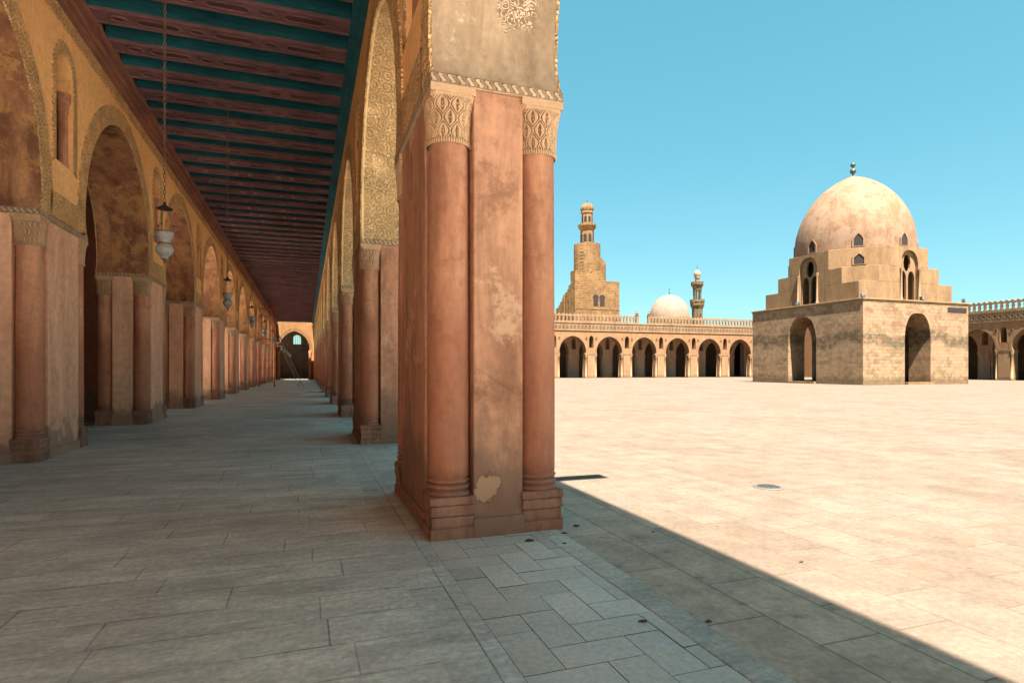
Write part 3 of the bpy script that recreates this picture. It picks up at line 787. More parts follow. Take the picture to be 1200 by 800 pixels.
# inner arcade on the left of the corridor
left = thing('arcade', 'inner arcade of orange plaster along the left side of the covered corridor', 'arcade', (-4.09, 0, 0), PI)
YL0 = 4.55 + PL/2
lk = list(range(-3, 12))
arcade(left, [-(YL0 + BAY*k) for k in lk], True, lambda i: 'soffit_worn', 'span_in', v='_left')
b = MB(); b.box(0, TH, -89.49, -(YL0+BAY*11+BAY/2)-.002, -.05, 8.25); b.build('corner_wall', M['wall'], left)
b = MB(); b.box(0, TH, -(YL0-BAY*3-BAY/2)+.002, 30, -.05, 8.25); b.build('end_wall', M['wall'], left)
put('frieze', strip_mesh('frieze', M['stucco'], -89.4, 30, 7.60, 7.86, .03, (0,)), left)

# end wall of the corridor with its arch
def end_arch():
    t = thing('archway_wall', 'orange plaster wall with one tall pointed arch closing the far end of the corridor', 'wall', (-1.575, 89.5, 0))
    hw = 1.95; ah = arch_half(hw, 6.98, ZS, .08); L = 2.62
    loop = [(-L, 0)] + [(-L, 8.25), (L, 8.25), (L, 0)] + [(hw+.02, 0)] + [(d, z) for d, z in ah] + [(-d, z) for d, z in reversed(ah)][1:] + [(-hw-.02, 0)]
    b = MB(); b.prism([loop], lambda a, z, tt: (a, tt, z), 0, 1.2); b.build('wall', M['endwall'], t)
    me = arch_band_mesh(M['endband'], .45, .03, 1.2, ah, (0,))
    put('arch_band', me, t, (0, 0, 0), -PI/2).scale = (-1, 1, 1)
    b = MB()
    for s in (-1, 1): b.lathe([(.24,0),(.24,.3),(.2,.34),(.19,3.5),(.25,3.95),(.26,4.15)], s*(hw+.12), -.06, 16)
    for s in (-1, 1):
        m = MB(); m.lathe([(.26,0),(.26,.3),(.19,.34),(.18,3.5),(.20,3.6),(.26,3.95),(.26,4.15)], s*(hw+.16), -.05, 18); m.build('column', M['col'], t)
end_arch()

# ------------------------------------------------------------------ ceiling of the corridor
ceil = thing('timber_ceiling', 'dark teal boarded ceiling on rows of carved purple brown beams over the corridor', 'ceiling')
b = MB(); b.box(-4.08, 1.04, -2.8, 86.6, 8.62, 8.70); b.build('ceiling_boards', M['board'], ceil)
b = MB(); b.box(-5.3, 1.045, -2.8, 86.6, 8.85, 9.05); b.build('roof', M['roof'], ceil)  # cut short at both ends, out of view, to let sunlight in
def beam_mesh():
    b = MB(); x0, x1 = -3.84, .82; zb = 8.17; hw = .22
    b.box(x0, x1, -hw+.02, hw-.02, zb+.051, 8.615, 1)
    b.box(x0, x1, -hw, hw, zb, zb+.05, 0)
    def frame(cx, L, w, octo):
        c = .42*w
        if octo: pts = [(cx-L/2+c, -w/2), (cx+L/2-c, -w/2), (cx+L/2, 0), (cx+L/2-c, w/2), (cx-L/2+c, w/2), (cx-L/2, 0)]
        else: pts = [(cx+L/2*math.cos(2*PI*k/12), w/2*math.sin(2*PI*k/12)) for k in range(12)]
        n = len(pts); r = .03; hgt = .035
        inn = [((px-cx)*(1-2*r/L)+cx, py*(1-2*r/w)) for px, py in pts]
        P = lambda p, d: (p[0], p[1], zb-d)
        for i in range(n):
            j = (i+1) % n
            b.add([P(pts[i],0),P(pts[j],0),P(pts[j],hgt),P(pts[i],hgt),P(inn[j],hgt),P(inn[i],hgt),P(inn[j],0),P(inn[i],0)],
                  [(0,1,2,3),(3,2,4,5),(5,4,6,7)], 0)
        b.add([P(q,.004) for q in inn], [tuple(range(n))], 2)
    x = x0 + .30
    while x < x1 - .4:
        frame(x + .17, .32, .22, False); x += .40
        if x + .86 > x1: break
        frame(x + .43, .84, .25, True); x += .94
    for s in (-1, 1): b.box(x0, x1, s*hw-.03 if s > 0 else -hw-.012, hw+.012 if s > 0 else -hw+.03, zb-.03, zb-.0005, 0)
    return b.mesh('beam', [M['beam'], M['board'], M['beam_dark']])
bm_ = beam_mesh(); SP = 1.12; yb = 12.98 - SP*12
while yb < 86.3:
    put('beam', bm_, ceil, (0, yb, 0)); yb += SP
# wooden cornices in steps, left and right
b = MB()
for x1, z0, z1 in ((-3.96, 7.87, 7.955), (-3.88, 7.957, 8.04), (-3.91, 8.042, 8.10), (-3.77, 8.102, 8.168)): b.box(-4.088, x1, -2.8, 89.4, z0, z1)
b.box(-4.088, -3.93, -2.8, 89.4, 8.170, 8.615)
b.build('cornice', M['cornice'], ceil, bevel=.008)
b = MB()
for x0, z0, z1 in ((.95, 7.98, 8.055), (.88, 8.057, 8.12), (.80, 8.122, 8.168)): b.box(x0, 1.046, -2.8, 89.4, z0, z1)
b.box(.90, 1.046, -2.8, 89.4, 8.170, 8.615)
b.build('cornice', M['board'], ceil, bevel=.008)
b = MB(); yb = 12.98 - SP*12
while yb < 85:
    b.add([(-3.928,yb+.222,8.171),(-3.81,yb+.222,8.171),(-3.928,yb+.222,8.61),(-3.928,yb+SP-.222,8.171),(-3.81,yb+SP-.222,8.171),(-3.928,yb+SP-.222,8.61)],
          [(0,1,2),(3,5,4),(0,3,4,1),(1,4,5,2),(2,5,3,0)]); yb += SP
b.build('frieze_boards', M['frieze_board'], ceil)

# ------------------------------------------------------------------ second aisle on the left, back walls
def wall_box(name, label, x0, x1, y0, y1, z0, z1, m, hole=None):
    t = None; b = MB()
    if hole:                                            # hole in a wall along x: (xc, hw, z0, zs, za)
        xc, hw, h0, hs, ha = hole
        loop = [(x0, z0), (x1, z0), (x1, z1), (x0, z1)]
        wl = [(xc+a, z) for a, z in window_loop(hw, h0, hs, ha)]
        b.prism([loop, wl], lambda a, z, tt: (a, tt, z), y0, y1)
    else: b.box(x0, x1, y0, y1, z0, z1)
    return tag(b.build(name, m), label, 'wall')
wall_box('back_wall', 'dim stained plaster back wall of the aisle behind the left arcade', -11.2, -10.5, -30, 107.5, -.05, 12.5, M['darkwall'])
# the covered corridor behind the camera', -10.49, 1.04, -24.6, -24, -.05, 8.6, M['darkwall'])
b = MB(); b.box(-6.7, -5.302, -2.8, 89.4, 8.62, 9.05); b.box(-10.48, -6.702, -2.8, 20.6, 8.62, 9.05); tag(b.build('aisle_roof', M['board']), 'dark boarded roof strip, cut back for sunlight, over the aisle behind the left arcade', 'roof')  # left partly open so sun on the aisle floor lights the corridor
wall_box('masking_wall', 'added dim red wall hiding the sunlit open aisle behind the nearest left arch', -10.48, -5.30, 20.2, 20.6, -.05, 8.61, M['masking_wall_red'])  # wall added to mask the bright aisle from the camera

# ------------------------------------------------------------------ far facade of the court and the gallery behind it
far = thing('arcade', 'sunlit arcade with openwork cresting along the far end of the courtyard, under the spiral tower', 'arcade', (0, 89.5+TH, 0), -PI/2)
FC = [38.92 + 6.94*j for j in range(-4, 7)]
FC = [38.92 + BAY*j for j in range(-4, 7)]
gap_i = None
arcade(far, FC, False, lambda i: 'soffit_far', 'span_far', True, True, skip_parapet=(6, 7))
x_end = FC[-1] + BAY/2; x_beg = FC[0] - BAY/2
b = MB(); b.box(0, TH, x_end+.002, 89.3, -.05, 9.5); b.build('corner_wall', M['facade'], far)
b = MB(); b.box(0, TH, 1.06, x_beg-.002, -.05, 9.5); b.build('corner_wall', M['facade'], far)
# gap in the cresting with two knobbed posts
g0, g1 = 55.0, 57.2
def partial_parapet(y0, y1):
    """cresting figures between y0 and y1 (local to the arcade root)"""
    b = MB(); x0, x1 = TH-.34, TH-.04; k = max(1, round((y1-y0)/.693)); p = (y1-y0)/k
    b.box(x0, x1, y0, y1, 9.5, 9.66)
    for i in range(k):
        c = y0 + (i+.5)*p
        fig = [(c-.20, 9.662), (c+.20, 9.662), (c+.10, 9.80), (c+.09, 9.98), (c+.17, 10.12), (c+.09, 10.27), (c+.10, 10.42), (c+p/2, 10.50), (c+p/2, 10.72), (c+.20, 10.74), (c+.08, 10.86), (c, 10.97),
               (c-.08, 10.86), (c-.20, 10.74), (c-p/2, 10.72), (c-p/2, 10.50), (c-.10, 10.42), (c-.09, 10.27), (c-.17, 10.12), (c-.09, 9.98), (c-.10, 9.80)]
        b.prism([fig], lambda a, z, t: (t, a, z), x0+.02, x1-.02)
    return b
partial_parapet(FC[6]-BAY/2, g0-.4).build('parapet', M['facade_trim'], far)
partial_parapet(g1+.4, FC[7]+BAY/2).build('parapet', M['facade_trim'], far)
for y in (g0-.1, g1+.1):
    m = MB(); m.box(TH-.42, TH+.02, y-.24, y+.24, 9.5, 10.95); m.box(TH-.47, TH+.07, y-.29, y+.29, 10.952, 11.06)
    m.lathe([(.10,11.06),(.10,11.12),(.22,11.2),(.25,11.33),(.2,11.47),(.1,11.55),(.06,11.58),(.16,11.66),(.1,11.78),(.02,11.84)], TH-.2, y, 12); m.build('parapet_post', M['facade_trim'], far)

farin = thing('arcade', 'dim inner arcade of plain piers seen through the far courtyard arches', 'arcade', (0, 96.4+TH, 0), -PI/2)
arcade(farin, FC, False, lambda i: 'soffit_inner', 'span_inner', False, False)
b = MB(); b.box(0, TH, x_end+.002, 104, -.05, 8.6); b.build('corner_wall', M['inner'], farin)
wall_box('back_wall', 'dark back wall with a small arched window beyond the corridor end arch', -10.49, 112, 104.5, 105.3, -.05, 8.84, M['darkwall'], (-1.45, .62, 5.7, 6.6, 7.25))
gr = MB()
for k in range(4): gr.box(-2.05+.33*k, -1.99+.33*k, 104.6, 104.66, 5.7, 7.2)
for k in range(4): gr.box(-2.05, -.85, 104.61, 104.65, 5.95+.33*k, 6.0+.33*k)
tag(gr.build('window_grille', M['grille']), 'pale grille in the arched window at the end of the corridor', 'window grille')
b = MB(); b.box(-10.49, 112, 90.72, 105.3, 8.85, 9.05); tag(b.build('gallery_roof', M['roof']), 'flat roof of the gallery behind the far courtyard arcade', 'roof')
b = MB(); b.box(-10.48, 104, 90.72, 104.49, 8.61, 8.70); tag(b.build('gallery_ceiling', M['board']), 'dark boarded ceiling of the gallery behind the far arcade', 'ceiling')

# right-hand facade of the court
side = thing('arcade', 'sunlit arcade on the right edge of the courtyard, beyond the domed fountain house', 'arcade', (89.5+TH, 0, 0), PI)
SC = [-(52.8 + BAY*j) for j in range(-7, 5)]
arcade(side, SC, False, lambda i: 'soffit_far', 'span_far', True, True)
b = MB(); b.box(0, TH, -89.3, SC[-1]-BAY/2-.002, -.05, 9.5); b.build('corner_wall', M['facade'], side)
sidein = thing('arcade', 'dim inner arcade seen through the right edge courtyard arches', 'arcade', (97.0+TH, 0, 0), PI)
arcade(sidein, SC, False, lambda i: 'soffit_inner', 'span_inner', False, False)
wall_box('back_wall', 'dark back wall behind the arcade on the right edge of the courtyard', 105, 105.8, -10, 104.4, -.05, 8.84, M['darkwall'])
b = MB(); b.box(90.72, 105.8, -10, 90.7, 8.85, 9.05); tag(b.build('gallery_roof', M['roof']), 'flat roof of the gallery behind the right edge arcade', 'roof')
b = MB(); b.box(90.72, 104.9, -10, 89.4, 8.61, 8.70); tag(b.build('gallery_ceiling', M['board']), 'dark boarded ceiling of the gallery behind the right edge arcade', 'ceiling')

# ------------------------------------------------------------------ domed fountain house
def ashlar():
    N = NT('banded_ashlar'); p = N.pos(); x = N.sep(p)
    al = N.m('ADD', x[0], x[1]); q = N.comb(al, x[2], 0.0)
    bc, bf = N.brick(q, .72, .34, (.70,.47,.28), (.48,.30,.165), (.40,.26,.145), .014, .5)
    n1 = N.noise(p, .35, 7, .6); n2 = N.noise(p, 2.2, 7, .65); n3 = N.noise(p, 11, 5, .65)
    zz = N.m('ADD', x[2], N.m('MULTIPLY', N.m('SUBTRACT', n1, .5), .7))
    band = N.ss(N.m('SINE', N.m('MULTIPLY', zz, 2*PI/1.36)), .25, .6)
    pink = N.m('MULTIPLY', band, N.ss(x[2], 3.4, 4.6))
    col = N.mix(N.m('MULTIPLY', pink, .6), bc, (.52,.25,.175))
    plast = N.ss(N.noise(p, .55, 9, .7), .43, .55)
    col = N.mix(N.m('MULTIPLY', plast, .75), col, N.mix(n1, (.78,.51,.315), (.72,.43,.245)))
    zg = N.m('SUBTRACT', N.m('ADD', x[2], N.m('MULTIPLY', N.m('SUBTRACT', N.noise(p, .30, 6), .5), 3.2)), 4.5)
    grn = N.m('MULTIPLY', N.ss(N.m('ABSOLUTE', zg), .35, .9, 1, 0), N.ss(n2, .36, .58))
    col = N.mix(N.m('MULTIPLY', grn, .85), col, N.mix(n3, (.20,.165,.10), (.13,.105,.062)))
    low = N.m('MULTIPLY', N.ss(N.m('ADD', x[2], N.m('MULTIPLY', n2, 1.2)), .9, 1.7, 1, 0), .6)
    col = N.mix(low, col, N.mix(n2, (.30,.20,.10), (.17,.115,.06)))
    col = N.mul(col, N.ss(n2, .25, .75, .85, 1.12)); col = N.mul(col, N.ss(n3, .25, .75, .84, 1.14))
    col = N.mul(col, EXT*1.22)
    h = N.m('SUBTRACT', N.m('ADD', N.m('MULTIPLY', n3, .6), n2), N.m('MULTIPLY', bf, .9))
    return N.done(col, .92, N.bump(h, .7, .04), spec=.12)
M['ashlar'] = ashlar()
M['tier'] = plaster('tier_plaster', (.58,.36,.19), (.51,.30,.155), (.40,.23,.115), sc=.55, streak=.35, patches=(.62,.45,.27), pamt=.6, cracks=0)
M['dome'] = plaster('dome_plaster', (.53,.315,.20), (.47,.265,.15), (.35,.19,.105), sc=.6, streak=.15, patches=(.57,.37,.25), pamt=.46, pst=.6, grime=.5, cracks=.2)
def fountain_house():
    t = thing('fountain_house', 'square stone fountain house with stepped upper tier and big plaster dome in the courtyard', 'fountain house', (57.2, 48.58, 0))
    H = 7.3; Zt = 8.15
    def side_loop(hw, zs, za, L, z0, z1):
        ah = [(hw, .25)] + [(hw*math.cos(a)**.72, zs + (za-zs)*math.sin(a)) for a in [PI/2*i/14 for i in range(15)]]
        return [(-L, z0), (-L, z1), (L, z1), (L, z0)] + [(hw, z0)] + ah[1:] + [(-a, z) for a, z in reversed(ah[1:])][1:] + [(-hw, z0)]
    walls = MB(); TW = 2.3
    # two walls run full width (along x), two butt between them
    walls.prism([side_loop(1.8, 4.3, 7.05, H, -.05, Zt)], lambda a, z, tt: (a, tt, z), -H, -H+TW)
    walls.prism([side_loop(1.8, 4.3, 7.05, H, -.05, Zt)], lambda a, z, tt: (a, tt, z), H-TW, H)
    walls.prism([side_loop(1.85, 4.3, 7.05, H-TW-.002, -.05, Zt)], lambda a, z, tt: (tt, a, z), -H, -H+TW)
    walls.prism([side_loop(1.85, 4.3, 7.05, H-TW-.002, -.05, Zt)], lambda a, z, tt: (tt, a, z), H-TW, H)
    walls.build('base_walls', M['ashlar'], t, bevel=.03)
    b = MB(); b.box(-H+TW+.01, H-TW-.01, -H+TW+.01, H-TW-.01, -.05, .05); b.build('floor_slab', M['tier'], t)
    b = MB()
    for s in (-1, 1): b.box(-1.79, 1.79, s*H-.35, s*H+.35, -.05, .22)
    b.box(-H-.3, -H+.3, -1.84, 1.84, -.05, .22); b.build('doorstep', M['tier'], t)
    # cornice ledge and terrace
    b = MB(); b.box(-H-.10, H+.10, -H-.10, H+.10, Zt+.002, Zt+.17); b.box(-H-.04, H+.04, -H-.04, H+.04, Zt-.14, Zt-.0005); b.build('ledge', M['tier'], t, bevel=.03)
    # stepped tier: each level cut back further at its corners
    U = 6.45; z = Zt + .172
    lev = [(.35, 10.15), (2.25, 11.75), (3.85, 13.75)]
    for s in range(4):
        ang = PI/2*s; hb = MB(); z = Zt + .172
        rot = lambda x, y: (x*math.cos(ang) - y*math.sin(ang), x*math.sin(ang) + y*math.cos(ang))
        for c, z1 in lev:                               # the corner between two tall windows
            pl_ = [(1.36, -U), (U-c, -U), (U, -U+c), (U, -1.36), (3.4, -1.36), (3.4, -3.4), (1.36, -3.4)]
            hb.prism([[rot(*q) for q in pl_]], lambda a, b_, tt: (a, b_, tt), z, z1); z = z1 + .001
        hb.build('stepped_corner', M['tier'], t, bevel=.03)
    b = MB(); b.lathe([(5.9, 13.60), (5.9, 13.80)], 0, 0, 8, 0, False, PI/8)
    b.v = [(x*1.17, y*1.17, z_) for x, y, z_ in b.v]; b.build('tier_top', M['tier'], t)
    # lintel wall and tracery of the four tall windows
    for s in range(4):
        ang = PI/2*s
        # arch head above the window
        wl = [(-1.358, 8.324), (-1.358, 13.748), (1.358, 13.748), (1.358, 8.324)]
        opening = [(1.2, 8.324)] + [(1.2*math.cos(PI/2*i/10)**.75, 11.9 + 1.55*math.sin(PI/2*i/10)) for i in range(11)]
        loop = wl + opening + [(-a, z_) for a, z_ in reversed(opening)][1:]
        m = MB(); m.prism([loop], lambda a, z_, tt: (a, tt, z_), -U, -U+.7)
        w = m.build('window', M['tier'], t, rz=ang)
        # tracery: two lancets and an oculus
        arc = lambda cx, hw, zs, za, n=8: [(cx+hw*math.cos(PI/2*i/n)**.8, zs+(za-zs)*math.sin(PI/2*i/n)) for i in range(n+1)] + [(cx-hw*math.cos(PI/2*i/n)**.8, zs+(za-zs)*math.sin(PI/2*i/n)) for i in range(n-1, -1, -1)]
        outer = [(-1.19, 8.33), (1.19, 8.33)] + [(1.19*math.cos(PI/2*i/10)**.75, 11.9 + 1.53*math.sin(PI/2*i/10)) for i in range(11)] + [(-1.19*math.cos(PI/2*i/10)**.75, 11.9 + 1.53*math.sin(PI/2*i/10)) for i in range(9, -1, -1)]
        holes = [[(cx-.46, 8.42), (cx+.46, 8.42)] + arc(cx, .46, 10.5, 11.4) for cx in (-.59, .59)]
        holes.append([(.50*math.sin(2*PI*k/12), 12.2 + .88*math.cos(2*PI*k/12)*(1 if math.cos(2*PI*k/12) > 0 else 1.0)) for k in range(12)])
        m = MB(); m.prism([outer] + holes, lambda a, z_, tt: (a, tt, z_), -U+.28, -U+.46)
        m.build('tracery', M['tier'], w)
        m = MB(); m.box(-1.18, 1.18, -U+1.4, -U+1.5, 8.33, 13.4); m.build('shade_backing', M['void'], w)  # dark panel standing in for the unlit inside of the window
        for sg in (-1, 1):
            m = MB(); m.lathe([(.15,8.33),(.15,8.6),(.10,8.65),(.095,11.2),(.16,11.45),(.16,11.6)], sg*1.27, -U-.08, 12); m.build('colonnette', M['facade_trim'], w)
    # dome with its ring of small keel windows
    Rd = 5.86; prof = [(Rd, 13.80), (Rd, 15.2)]
    for i in range(1, 27):
        a = PI/2*i/26; prof.append((Rd*math.cos(a)**1.0*(1 - .035*math.sin(2*a)), 15.2 + 7.0*math.sin(a) + .72*(i/26)**5))
    prof[-1] = (.05, prof[-1][1])
    m = MB(); m.lathe(prof, 0, 0, 96)
    m.v = [(x*(1+.004*fbm((x*.5,y*.5,z_*.5))), y*(1+.004*fbm((x*.5+9,y*.5,z_*.5))), z_) for x, y, z_ in m.v]
    ztop = prof[-1][1]
    d = m.build('dome', M['dome'], t)
    for k in range(8):
        a = PI/4*k
        loop = [(-.42, 14.05), (.42, 14.05), (.42, 14.75), (.22, 15.1), (0, 15.32), (-.22, 15.1), (-.42, 14.75)]
        m = MB(); m.prism([loop], lambda q, z_, tt: (tt*math.cos(a) - q*math.sin(a), tt*math.sin(a) + q*math.cos(a), z_), Rd-.4, Rd+.012)
        w = m.build('window', M['void'], t)
        lo = [(-.56, 13.98), (.56, 13.98), (.56, 14.8), (.3, 15.2), (0, 15.48), (-.3, 15.2), (-.56, 14.8)]
        m = MB(); m.prism([lo, loop], lambda q, z_, tt: (tt*math.cos(a) - q*math.sin(a), tt*math.sin(a) + q*math.cos(a), z_), Rd-.3, Rd+.07)
        m.build('frame', M['dome'], w)
    for k in range(4):                                  # keel window in each cut corner of the tier
        a = PI/4 + PI/2*k; rr = (2*U - 3.85)/math.sqrt(2)
        loop = [(-.45, 12.1), (.45, 12.1), (.45, 12.75), (0, 13.2), (-.45, 12.75)]
        m = MB(); m.prism([loop], lambda q, z_, tt: (tt*math.cos(a) - q*math.sin(a), tt*math.sin(a) + q*math.cos(a), z_), rr-.3, rr+.015)
        w = m.build('window', M['void'], t)
        lo = [(-.62, 12.05), (.62, 12.05), (.62, 12.85), (0, 13.42), (-.62, 12.85)]
        m = MB(); m.prism([lo, loop], lambda q, z_, tt: (tt*math.cos(a) - q*math.sin(a), tt*math.sin(a) + q*math.cos(a), z_), rr-.2, rr+.09)
        m.build('frame', M['tier'], w)
    m = MB(); z = ztop - .05
    m.lathe([(.10,z),(.10,z+.25),(.28,z+.38),(.32,z+.55),(.24,z+.75),(.09,z+.88),(.09,z+.98),(.24,z+1.1),(.28,z+1.25),(.2,z+1.42),(.05,z+1.5)], 0, 0, 16); m.build('finial', M['bronze'], t)
    # lit interior is closed by a vault above the walls
    m = MB(); m.box(-H+.5, H-.5, -H+.5, H-.5, Zt-.3, Zt-.145); m.build('vault', M['tier'], t)
    # near-black box in place of the damaged recess under the ledge
    m = MB(); m.box(4.2, H-.3, -H-.035, -H+.1, 7.3, 7.78); m.build('dark_recess', M['void'], t)
fountain_house()
# floodlights on its ledge
def floodlight(x, y, z, rz, label):
    t = thing('floodlight', label, 'floodlight', (x, y, z), rz, 'floodlights on the fountain house')
    m = MB(); m.box(-.16, .16, -.05, .05, 0, .05); m.box(-.2, -.17, -.03, .03, .05, .3); m.box(.17, .2, -.03, .03, .05, .3); m.build('bracket', M['iron'], t)
    m = MB(); m.prism([[(-.16,.12),(.14,.08),(.16,.44),(-.10,.46)]], lambda a, z_, tt: (tt, a, z_), -.165, .165); m.build('housing', M['flood'], t, bevel=.01)
    m = MB(); m.prism([[(-.185,.14),(-.165,.135),(-.108,.44),(-.128,.445)]], lambda a, z_, tt: (tt, a, z_), -.14, .14); m.build('lens', M['floodglass'], t)
floodlight(50.15, 41.5, 8.325, R(-40), 'floodlight on the ledge at the near corner of the fountain house')
floodlight(64.25, 41.6, 8.325, R(30), 'green floodlight on the ledge at the right end of the fountain house')
floodlight(50.2, 49.4, 8.325, R(-90), 'floodlight at the foot of the tall window left of the near corner')
floodlight(58.2, 41.6, 8.325, 0, 'floodlight at the foot of the tall window right of the near corner')

# ------------------------------------------------------------------ spiral tower and skyline beyond the far arcade
def rubble(name, a, b_, mort):
    N = NT(name); p = N.pos(); x = N.sep(p); q = N.comb(N.m('ADD', x[0], N.m('MULTIPLY', x[1], .8)), x[2], 0.0)
    bc, bf = N.brick(q, .75, .36, a, b_, mort, .03, .5)
    n2 = N.noise(p, 1.2, 7, .65); n3 = N.noise(p, 5, 5, .65)
    col = N.mul(bc, N.ss(n2, .25, .75, .78, 1.15)); col = N.mul(col, N.ss(n3, .25, .75, .8, 1.15))
    col = N.mix(N.m('MULTIPLY', N.ss(N.noise(p, .35, 6), .5, .6), .5), col, tuple(v*1.15 for v in a))
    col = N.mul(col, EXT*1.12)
    h = N.m('SUBTRACT', N.m('ADD', n3, n2), N.m('MULTIPLY', bf, .8))
    return N.done(col, .93, N.bump(h, .8, .08), spec=.1)
M['tower'] = rubble('tower_stone', (.60,.35,.16), (.46,.255,.115), (.27,.15,.07))
M['minaret'] = rubble('minaret_stone', (.40,.29,.165), (.33,.23,.13), (.22,.15,.09))
def spiral_tower():
    cx, cy = 58.65, 116.5
    t = thing('minaret', 'ruined brown stone spiral minaret rising behind the far arcade', 'minaret', (cx, cy, 0))
    rnd = random.Random(11)
    # lower block whose left side carries the outer stair in ragged steps
    b = MB(); b.box(-.6, 5.25, -5, 5, 0, 20.4)
    n = 15
    for i in range(n):
        y0 = -5 + 10*i/n; y1 = -5 + 10*(i+1)/n
        zt = 21.9 - (21.9-15.2)*(i/(n-1))**.8 + rnd.uniform(-.25, .25)
        b.box(-5.25 - rnd.uniform(0, .12), -.602, y0, y1-.004, 0, zt)
    # ragged masonry on top of the front
    for i in range(16):
        x0 = -5.2 + i*.42; b.box(x0, x0+.40, -4.99, -2.4, 20.402, 20.45 + max(0, 1.9 - .12*i + rnd.uniform(-.25, .35)))
    b.box(-5.2, 5.25, -5.06, -5.002, 14.2, 14.4)
    b.build('tower_block', M['tower'], t, bevel=.05)
    for s in (-.78, .78):
        loop = [(s+.3-.55, 14.9+.0), (s+.3+.55, 14.9), (s+.3+.55, 16.5)] + [(s+.3+.68*math.cos(PI*k/10), 16.75+.68*math.sin(PI*k/10)) for k in range(11)] + [(s+.3-.55, 16.5)]
        m = MB(); m.prism([loop], lambda a, z, tt: (a, tt, z), -5.02, -4.5); w = m.build('window', M['void'], t)
    m = MB(); m.lathe([(2.95, 20.3), (2.93, 28.85), (2.92, 28.95), (2.7, 29.02)], 0, 0, 32, 0, False); m.build('round_shaft', M['tower'], t)
    # helical stair wall round the shaft
    b = MB(); n = 30
    for i in range(n):
        a0 = PI*1.02 + (PI*1.12)*i/n; a1 = PI*1.02 + (PI*1.12)*(i+1)/n
        zt = 21.6 + 5.4*(i/(n-1))**2.0 + rnd.uniform(-.15, .15)
        q = lambda r, a, z: (r*math.cos(a), r*math.sin(a), z)
        r0, r1 = 2.90, 4.1
        vs = [q(r0,a0,20.3),q(r1,a0,20.3),q(r1,a1,20.3),q(r0,a1,20.3),q(r0,a0,zt),q(r1,a0,zt),q(r1,a1,zt),q(r0,a1,zt)]
        b.add(vs, [(0,3,2,1),(4,5,6,7),(0,1,5,4),(1,2,6,5),(2,3,7,6),(3,0,4,7)])
    b.build('stair_wall', M['tower'], t)
    m = MB(); m.lathe([(1.52,29.00),(1.49,32.19),(1.78,32.46),(2.02,33.00),(2.02,33.41),(1.5,33.46)], 0, 0, 8, 0, False, PI/8); lo = m.build('lower_kiosk', M['tower'], t)
    for k in range(8):
        a = PI/4*k
        loop = [(-.36,29.45),(.36,29.45),(.36,30.91),(0,31.37),(-.36,30.91)]
        m = MB(); m.prism([loop], lambda q, z, tt: (tt*math.cos(a)-q*math.sin(a), tt*math.sin(a)+q*math.cos(a), z), 1.1, 1.42); m.build('window', M['void'], lo)
    m = MB(); m.lathe([(1.24,33.46),(1.22,35.73),(1.42,35.92),(1.42,36.28),(1.25,36.33)], 0, 0, 8, 0, False, PI/8); up = m.build('upper_kiosk', M['facade_trim'], t)
    for k in range(8):
        a = PI/4*k
        loop = [(-.3,33.82),(.3,33.82),(.3,34.91),(0,35.28),(-.3,34.91)]
        m = MB(); m.prism([loop], lambda q, z, tt: (tt*math.cos(a)-q*math.sin(a), tt*math.sin(a)+q*math.cos(a), z), 0.8, 1.165); m.build('window', M['void'], up)
    b = MB(); seg = 48; vs = []; pr = [(1.24,36.33),(1.42,36.73),(1.40,37.10),(1.2,37.60),(.8,38.01),(.1,38.24)]
    for r, z in pr:
        for k in range(seg): rr = r*(1+.05*math.cos(k*PI/2)); vs.append((rr*math.cos(2*PI*k/seg), rr*math.sin(2*PI*k/seg), z))
    b.add(vs, [(i*seg+k, i*seg+(k+1) % seg, (i+1)*seg+(k+1) % seg, (i+1)*seg+k) for i in range(len(pr)-1) for k in range(seg)], 0, None, True)
    b.build('ribbed_cap', M['tower'], t)
    m = MB(); m.lathe([(.05,38.19),(.05,38.55),(.16,38.65),(.05,38.78),(.03,39.19)], 0, 0, 8); m.build('finial', M['bronze'], t)
spiral_tower()

